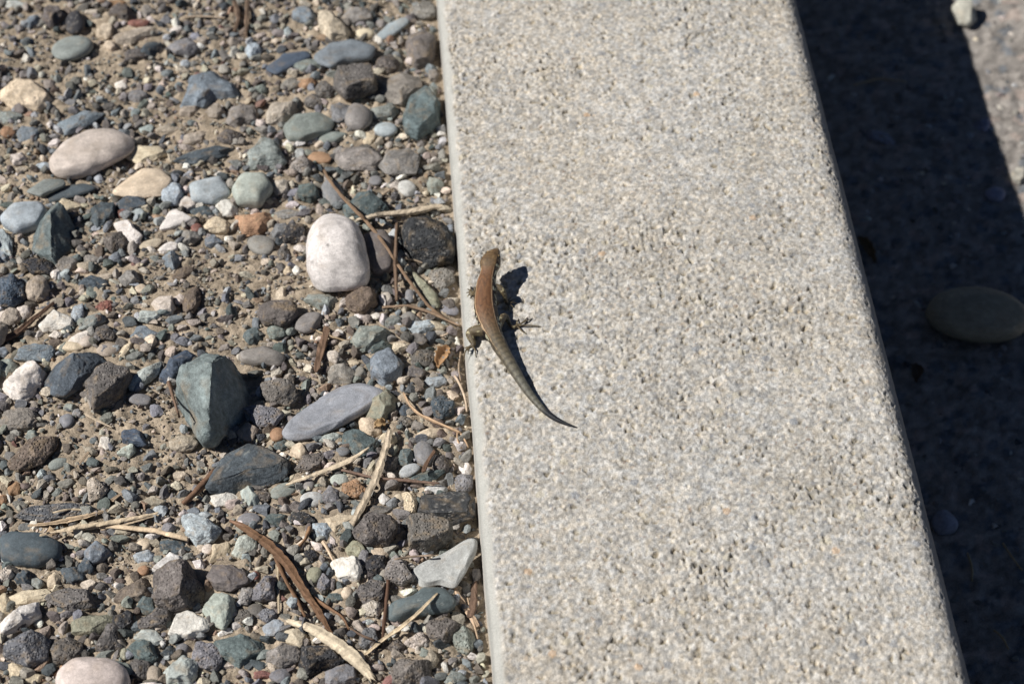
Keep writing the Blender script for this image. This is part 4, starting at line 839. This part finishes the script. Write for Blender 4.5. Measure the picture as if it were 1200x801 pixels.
# left fore leg: short, hand spread on the kerb by the smooth strip
limb([(563, 336, 9), (559, 339, 6.5), (557, 343, 3.6), (554.5, 344, 1.7), (552, 343, 1.3)], [2.2, 1.9, 1.6, 1.5, 1.7])
for p, z in [((547.5, 347.5), .5), ((546.5, 343), .5), ((548, 338.5), .5), ((551.5, 335.5), .6), ((551.5, 349.5), .5)]:
    limb([(552.5, 343, 1.2), ((552.5 + p[0]) / 2, (343 + p[1]) / 2 - .7, 1.8), (p[0], p[1], z)], [.66, .52, .36], 8)
# right hind leg: bulging knee, shin down to a long-toed foot
limb([(579, 385, 6), (584, 379, 6.5), (588.5, 372.5, 6.0), (592.5, 371, 5.0), (595.5, 376, 3.4), (598.5, 381.5, 2.2), (602, 383.5, 1.4), (606, 381.5, 1.2)], [2.9, 2.9, 2.5, 1.9, 1.35, 1.1, 1.1, 1.05])
for mid, p in [((613, 377), (618, 371.8)), ((615, 376.5), (623.5, 373.2)), ((618, 381), (634.5, 382.4)), ((611, 387), (617, 391.3)), ((606, 377), (608, 373.5))]:
    limb([(606, 381.5, 1.3), (mid[0], mid[1], 1.6), (p[0], p[1], .5)], [.66, .5, .34], 8)
# left hind leg: thigh stretched sideways, shin folded back, foot on the smooth strip
limb([(570, 387, 6), (562, 387, 5.6), (554.5, 388.5, 4.6), (551, 391, 4.0), (552.5, 397, 3.2), (555, 402.5, 2.2), (553.5, 405, 1.6), (551, 406, 1.3)], [3.4, 3.6, 3.3, 2.8, 2.2, 1.6, 1.25, 1.1])
for mid, p, z in [((547.5, 408), (545.5, 413), -.5), ((545.5, 411), (543.6, 424), -4.0), ((549, 410), (548.5, 415), .3), ((556.5, 409), (557.5, 418), .5), ((546.5, 407), (544.6, 407.5), -.8)]:
    limb([(552, 405.5, 1.4), (mid[0], mid[1], 1.5), (p[0], p[1], z)], [.66, .5, .34], 8)
me = bpy.data.meshes.new("lizard_raw"); me.from_pydata([tuple(map(float, v)) for v in LV], [], LF); me.update()
tmp = bpy.data.objects.new("lizard_raw", me); COL.objects.link(tmp)
rm = tmp.modifiers.new("join", 'REMESH'); rm.mode = 'VOXEL'; rm.voxel_size = .00031
smo = tmp.modifiers.new("soften", 'SMOOTH'); smo.factor = .5; smo.iterations = 2
dg = bpy.context.evaluated_depsgraph_get(); m2 = bpy.data.meshes.new_from_object(tmp.evaluated_get(dg)); bpy.data.objects.remove(tmp)
V = np.zeros(len(m2.vertices) * 3); m2.vertices.foreach_get("co", V); V = V.reshape(-1, 3)
F = [tuple(p.vertices) for p in m2.polygons]; bpy.data.meshes.remove(m2)
# nearest axis sample of each vertex
best = np.full(len(V), 9.0); bi = np.zeros(len(V), int)
for i in range(len(AX)):
    d = np.linalg.norm(V - AX[i], axis=1); nb = d < best; best = np.where(nb, d, best); bi = np.where(nb, i, bi)
rel = V - AX[bi]; lat = (rel * SD[bi]).sum(1) / HW[bi]; hgt_ = (rel * UPV[bi]).sum(1) / HH[bi]; t = ti[bi]
edge_d = np.sqrt(lat ** 2 + hgt_ ** 2); onlimb = edge_d > 1.22
for P, R in LIMBS:
    pass
ang = -np.degrees(np.arctan2(lat, hgt_)) + 15 * np.clip(t / 3, 0, 1) * np.clip((18 - t) / 5, 0, 1)           # 0 on the spine, 90 on the right flank, -90 on the left one
wob = 5 * fbm(V * 500, 41, 2)
def mixc(a, b, m): m = np.clip(m, 0, 1)[:, None]; return a * (1 - m) + b * m
one = np.ones(len(V))[:, None]
rust, olive, tail_c = lin((122, 86, 58)), lin((108, 96, 74)), lin((112, 110, 98))
head_c = lin((104, 82, 56)); flank = lin((52, 40, 32)); pale = lin((214, 184, 146)); belly = lin((190, 180, 150))
c = rust * one; c = mixc(c, olive * one, (t - 10.2) / 3.5); c = mixc(c, tail_c * one, (t - 14) / 4); c = mixc(c, head_c * one, (5.6 - t) / 1.0)
arc = np.cumsum(np.concatenate([[0], np.linalg.norm(np.diff(AX, axis=0), axis=1)]))[bi]
body_m = np.clip((t - 4.6) / .6, 0, 1) * np.clip((15.5 - t) / 3, 0, 1)
A = np.where(ang - 15 > 0, (ang - 15) * 56 / 36, np.abs(ang - 15) * 56 / 66) + wob * .5
c = mixc(c, flank * one, np.clip((A - 56) / 5, 0, 1) * np.clip((16.5 - t) / 4, .25, 1) * np.clip((t - .8) / 1, 0, 1))
c = mixc(c, pale * one, np.clip(1 - np.abs(A - 52) / 4.5, 0, 1) * body_m)
spots = np.clip((vnoise(V * 620, 44) - .25) * 5, 0, 1) * ((A > 62) & (A < 125)) * np.clip((16 - t) / 4, 0, 1) * np.clip((t - 3) / 1, 0, 1)
c = mixc(c, lin((226, 222, 190)) * one, spots)
c = mixc(c, belly * one, np.clip((A - 112) / 12, 0, 1))
dark_sp = np.clip((vnoise(V * np.array([700, 700, 700]) + 9, 45) - .35) * 4, 0, 1) * (A < 45) * np.clip((t - 5) / 1, 0, 1); c = mixc(c, c * .62, dark_sp * .55)
ring = .5 + .5 * np.sin(arc / .00115 * 2 * math.pi); c = mixc(c, c * .58, np.clip(ring * 1.8 - .7, 0, 1) * np.clip((t - 11) / 3, 0, 1))
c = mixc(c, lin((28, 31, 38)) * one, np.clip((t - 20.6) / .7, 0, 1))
# head: paler lip scales, dark stripe through the eye, plate edges on the crown
hd_m = np.clip((5.2 - t) / .6, 0, 1)
c = mixc(c, lin((150, 126, 88)) * one, hd_m * np.clip(fbm(V * 900, 50, 2) * 2 - .1, 0, 1) * .6)
c = mixc(c, c * .45, hd_m * np.clip(fbm(V * 650 + 4, 53, 2) * 3 - .5, 0, 1) * .7)
c = mixc(c, lin((40, 32, 26)) * one, hd_m * np.clip(1 - np.abs(A - 60) / 9, 0, 1) * .8)
c = mixc(c, c * .5, hd_m * (A < 50) * np.clip(1 - np.abs(((t * 1.6) % 1) - .5) / .12, 0, 1) * .6)
c = mixc(c, lin((190, 172, 130)) * one, hd_m * np.clip(1 - np.abs(A - 84) / 8, 0, 1) * np.clip((vnoise(V * 700, 51) + .3) * 2, 0, 1) * .7)
# scale rows on back and tail
row = .5 + .5 * np.sin(arc / .00075 * 2 * math.pi + 2.2 * np.sin(np.radians(ang) * 9)); c = c * (1 - .30 * row * (np.clip((t - 5) / 1, 0, 1)))[:, None]
c = mixc(c, c * .5, np.clip(1 - A / 9, 0, 1) * np.clip(vnoise(V * 380, 52) * 3 - .2, 0, 1) * np.clip((t - 6) / 1, 0, 1) * np.clip((14 - t) / 2, 0, 1) * .8)
lc = mixc(lin((100, 88, 66)) * one, lin((196, 186, 148)) * one, np.clip((vnoise(V * 800, 46) - .45) * 5, 0, 1) * .8); lc = mixc(lc, lin((66, 54, 40)) * one, np.clip((vnoise(V * 620 + 5, 47) - .2) * 4, 0, 1) * .5)
c = mixc(c, lc, np.clip((edge_d - 1.1) / .15, 0, 1))
org = at(576, 385, 0.0)
liz = thing("lizard", tuple(org), "slender rust brown lizard with raised head basking on the pale kerb edge", "lizard")
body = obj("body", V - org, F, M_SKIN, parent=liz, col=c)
# eyes, one on each side of the head, and the ear openings
M_EYE = material("lizard eye", 0.15, 2000, 0.02, 500, 0.02, 0.0, 0.0001, 500, 0.6)
def on_head(t_, side, ang_, out=1.0):
    i = int(np.argmin(np.abs(ti - t_))); a = math.radians(ang_)
    return AX[i] + SD[i] * HW[i] * math.sin(a) * side * out + UPV[i] * HH[i] * math.cos(a) * out, i
D, Fi = ico(3)
for s in (-1, 1):
    p, i = on_head(2.3, s, 62, .93)
    e = obj("eye", D * np.array([.00085, .00105, .0008]), Fi, M_EYE, parent=liz, col=np.tile(lin((38, 30, 22)), (len(D), 1)), loc=tuple(p - org))
    p2, _ = on_head(2.15, s, 45, 1.0)
    obj("eyelid", (D * np.array([.0007, .0013, .0004])), Fi, M_SKIN, parent=liz, col=np.tile(lin((150, 124, 84)), (len(D), 1)), loc=tuple(p2 - org - UPV[i] * .0002))
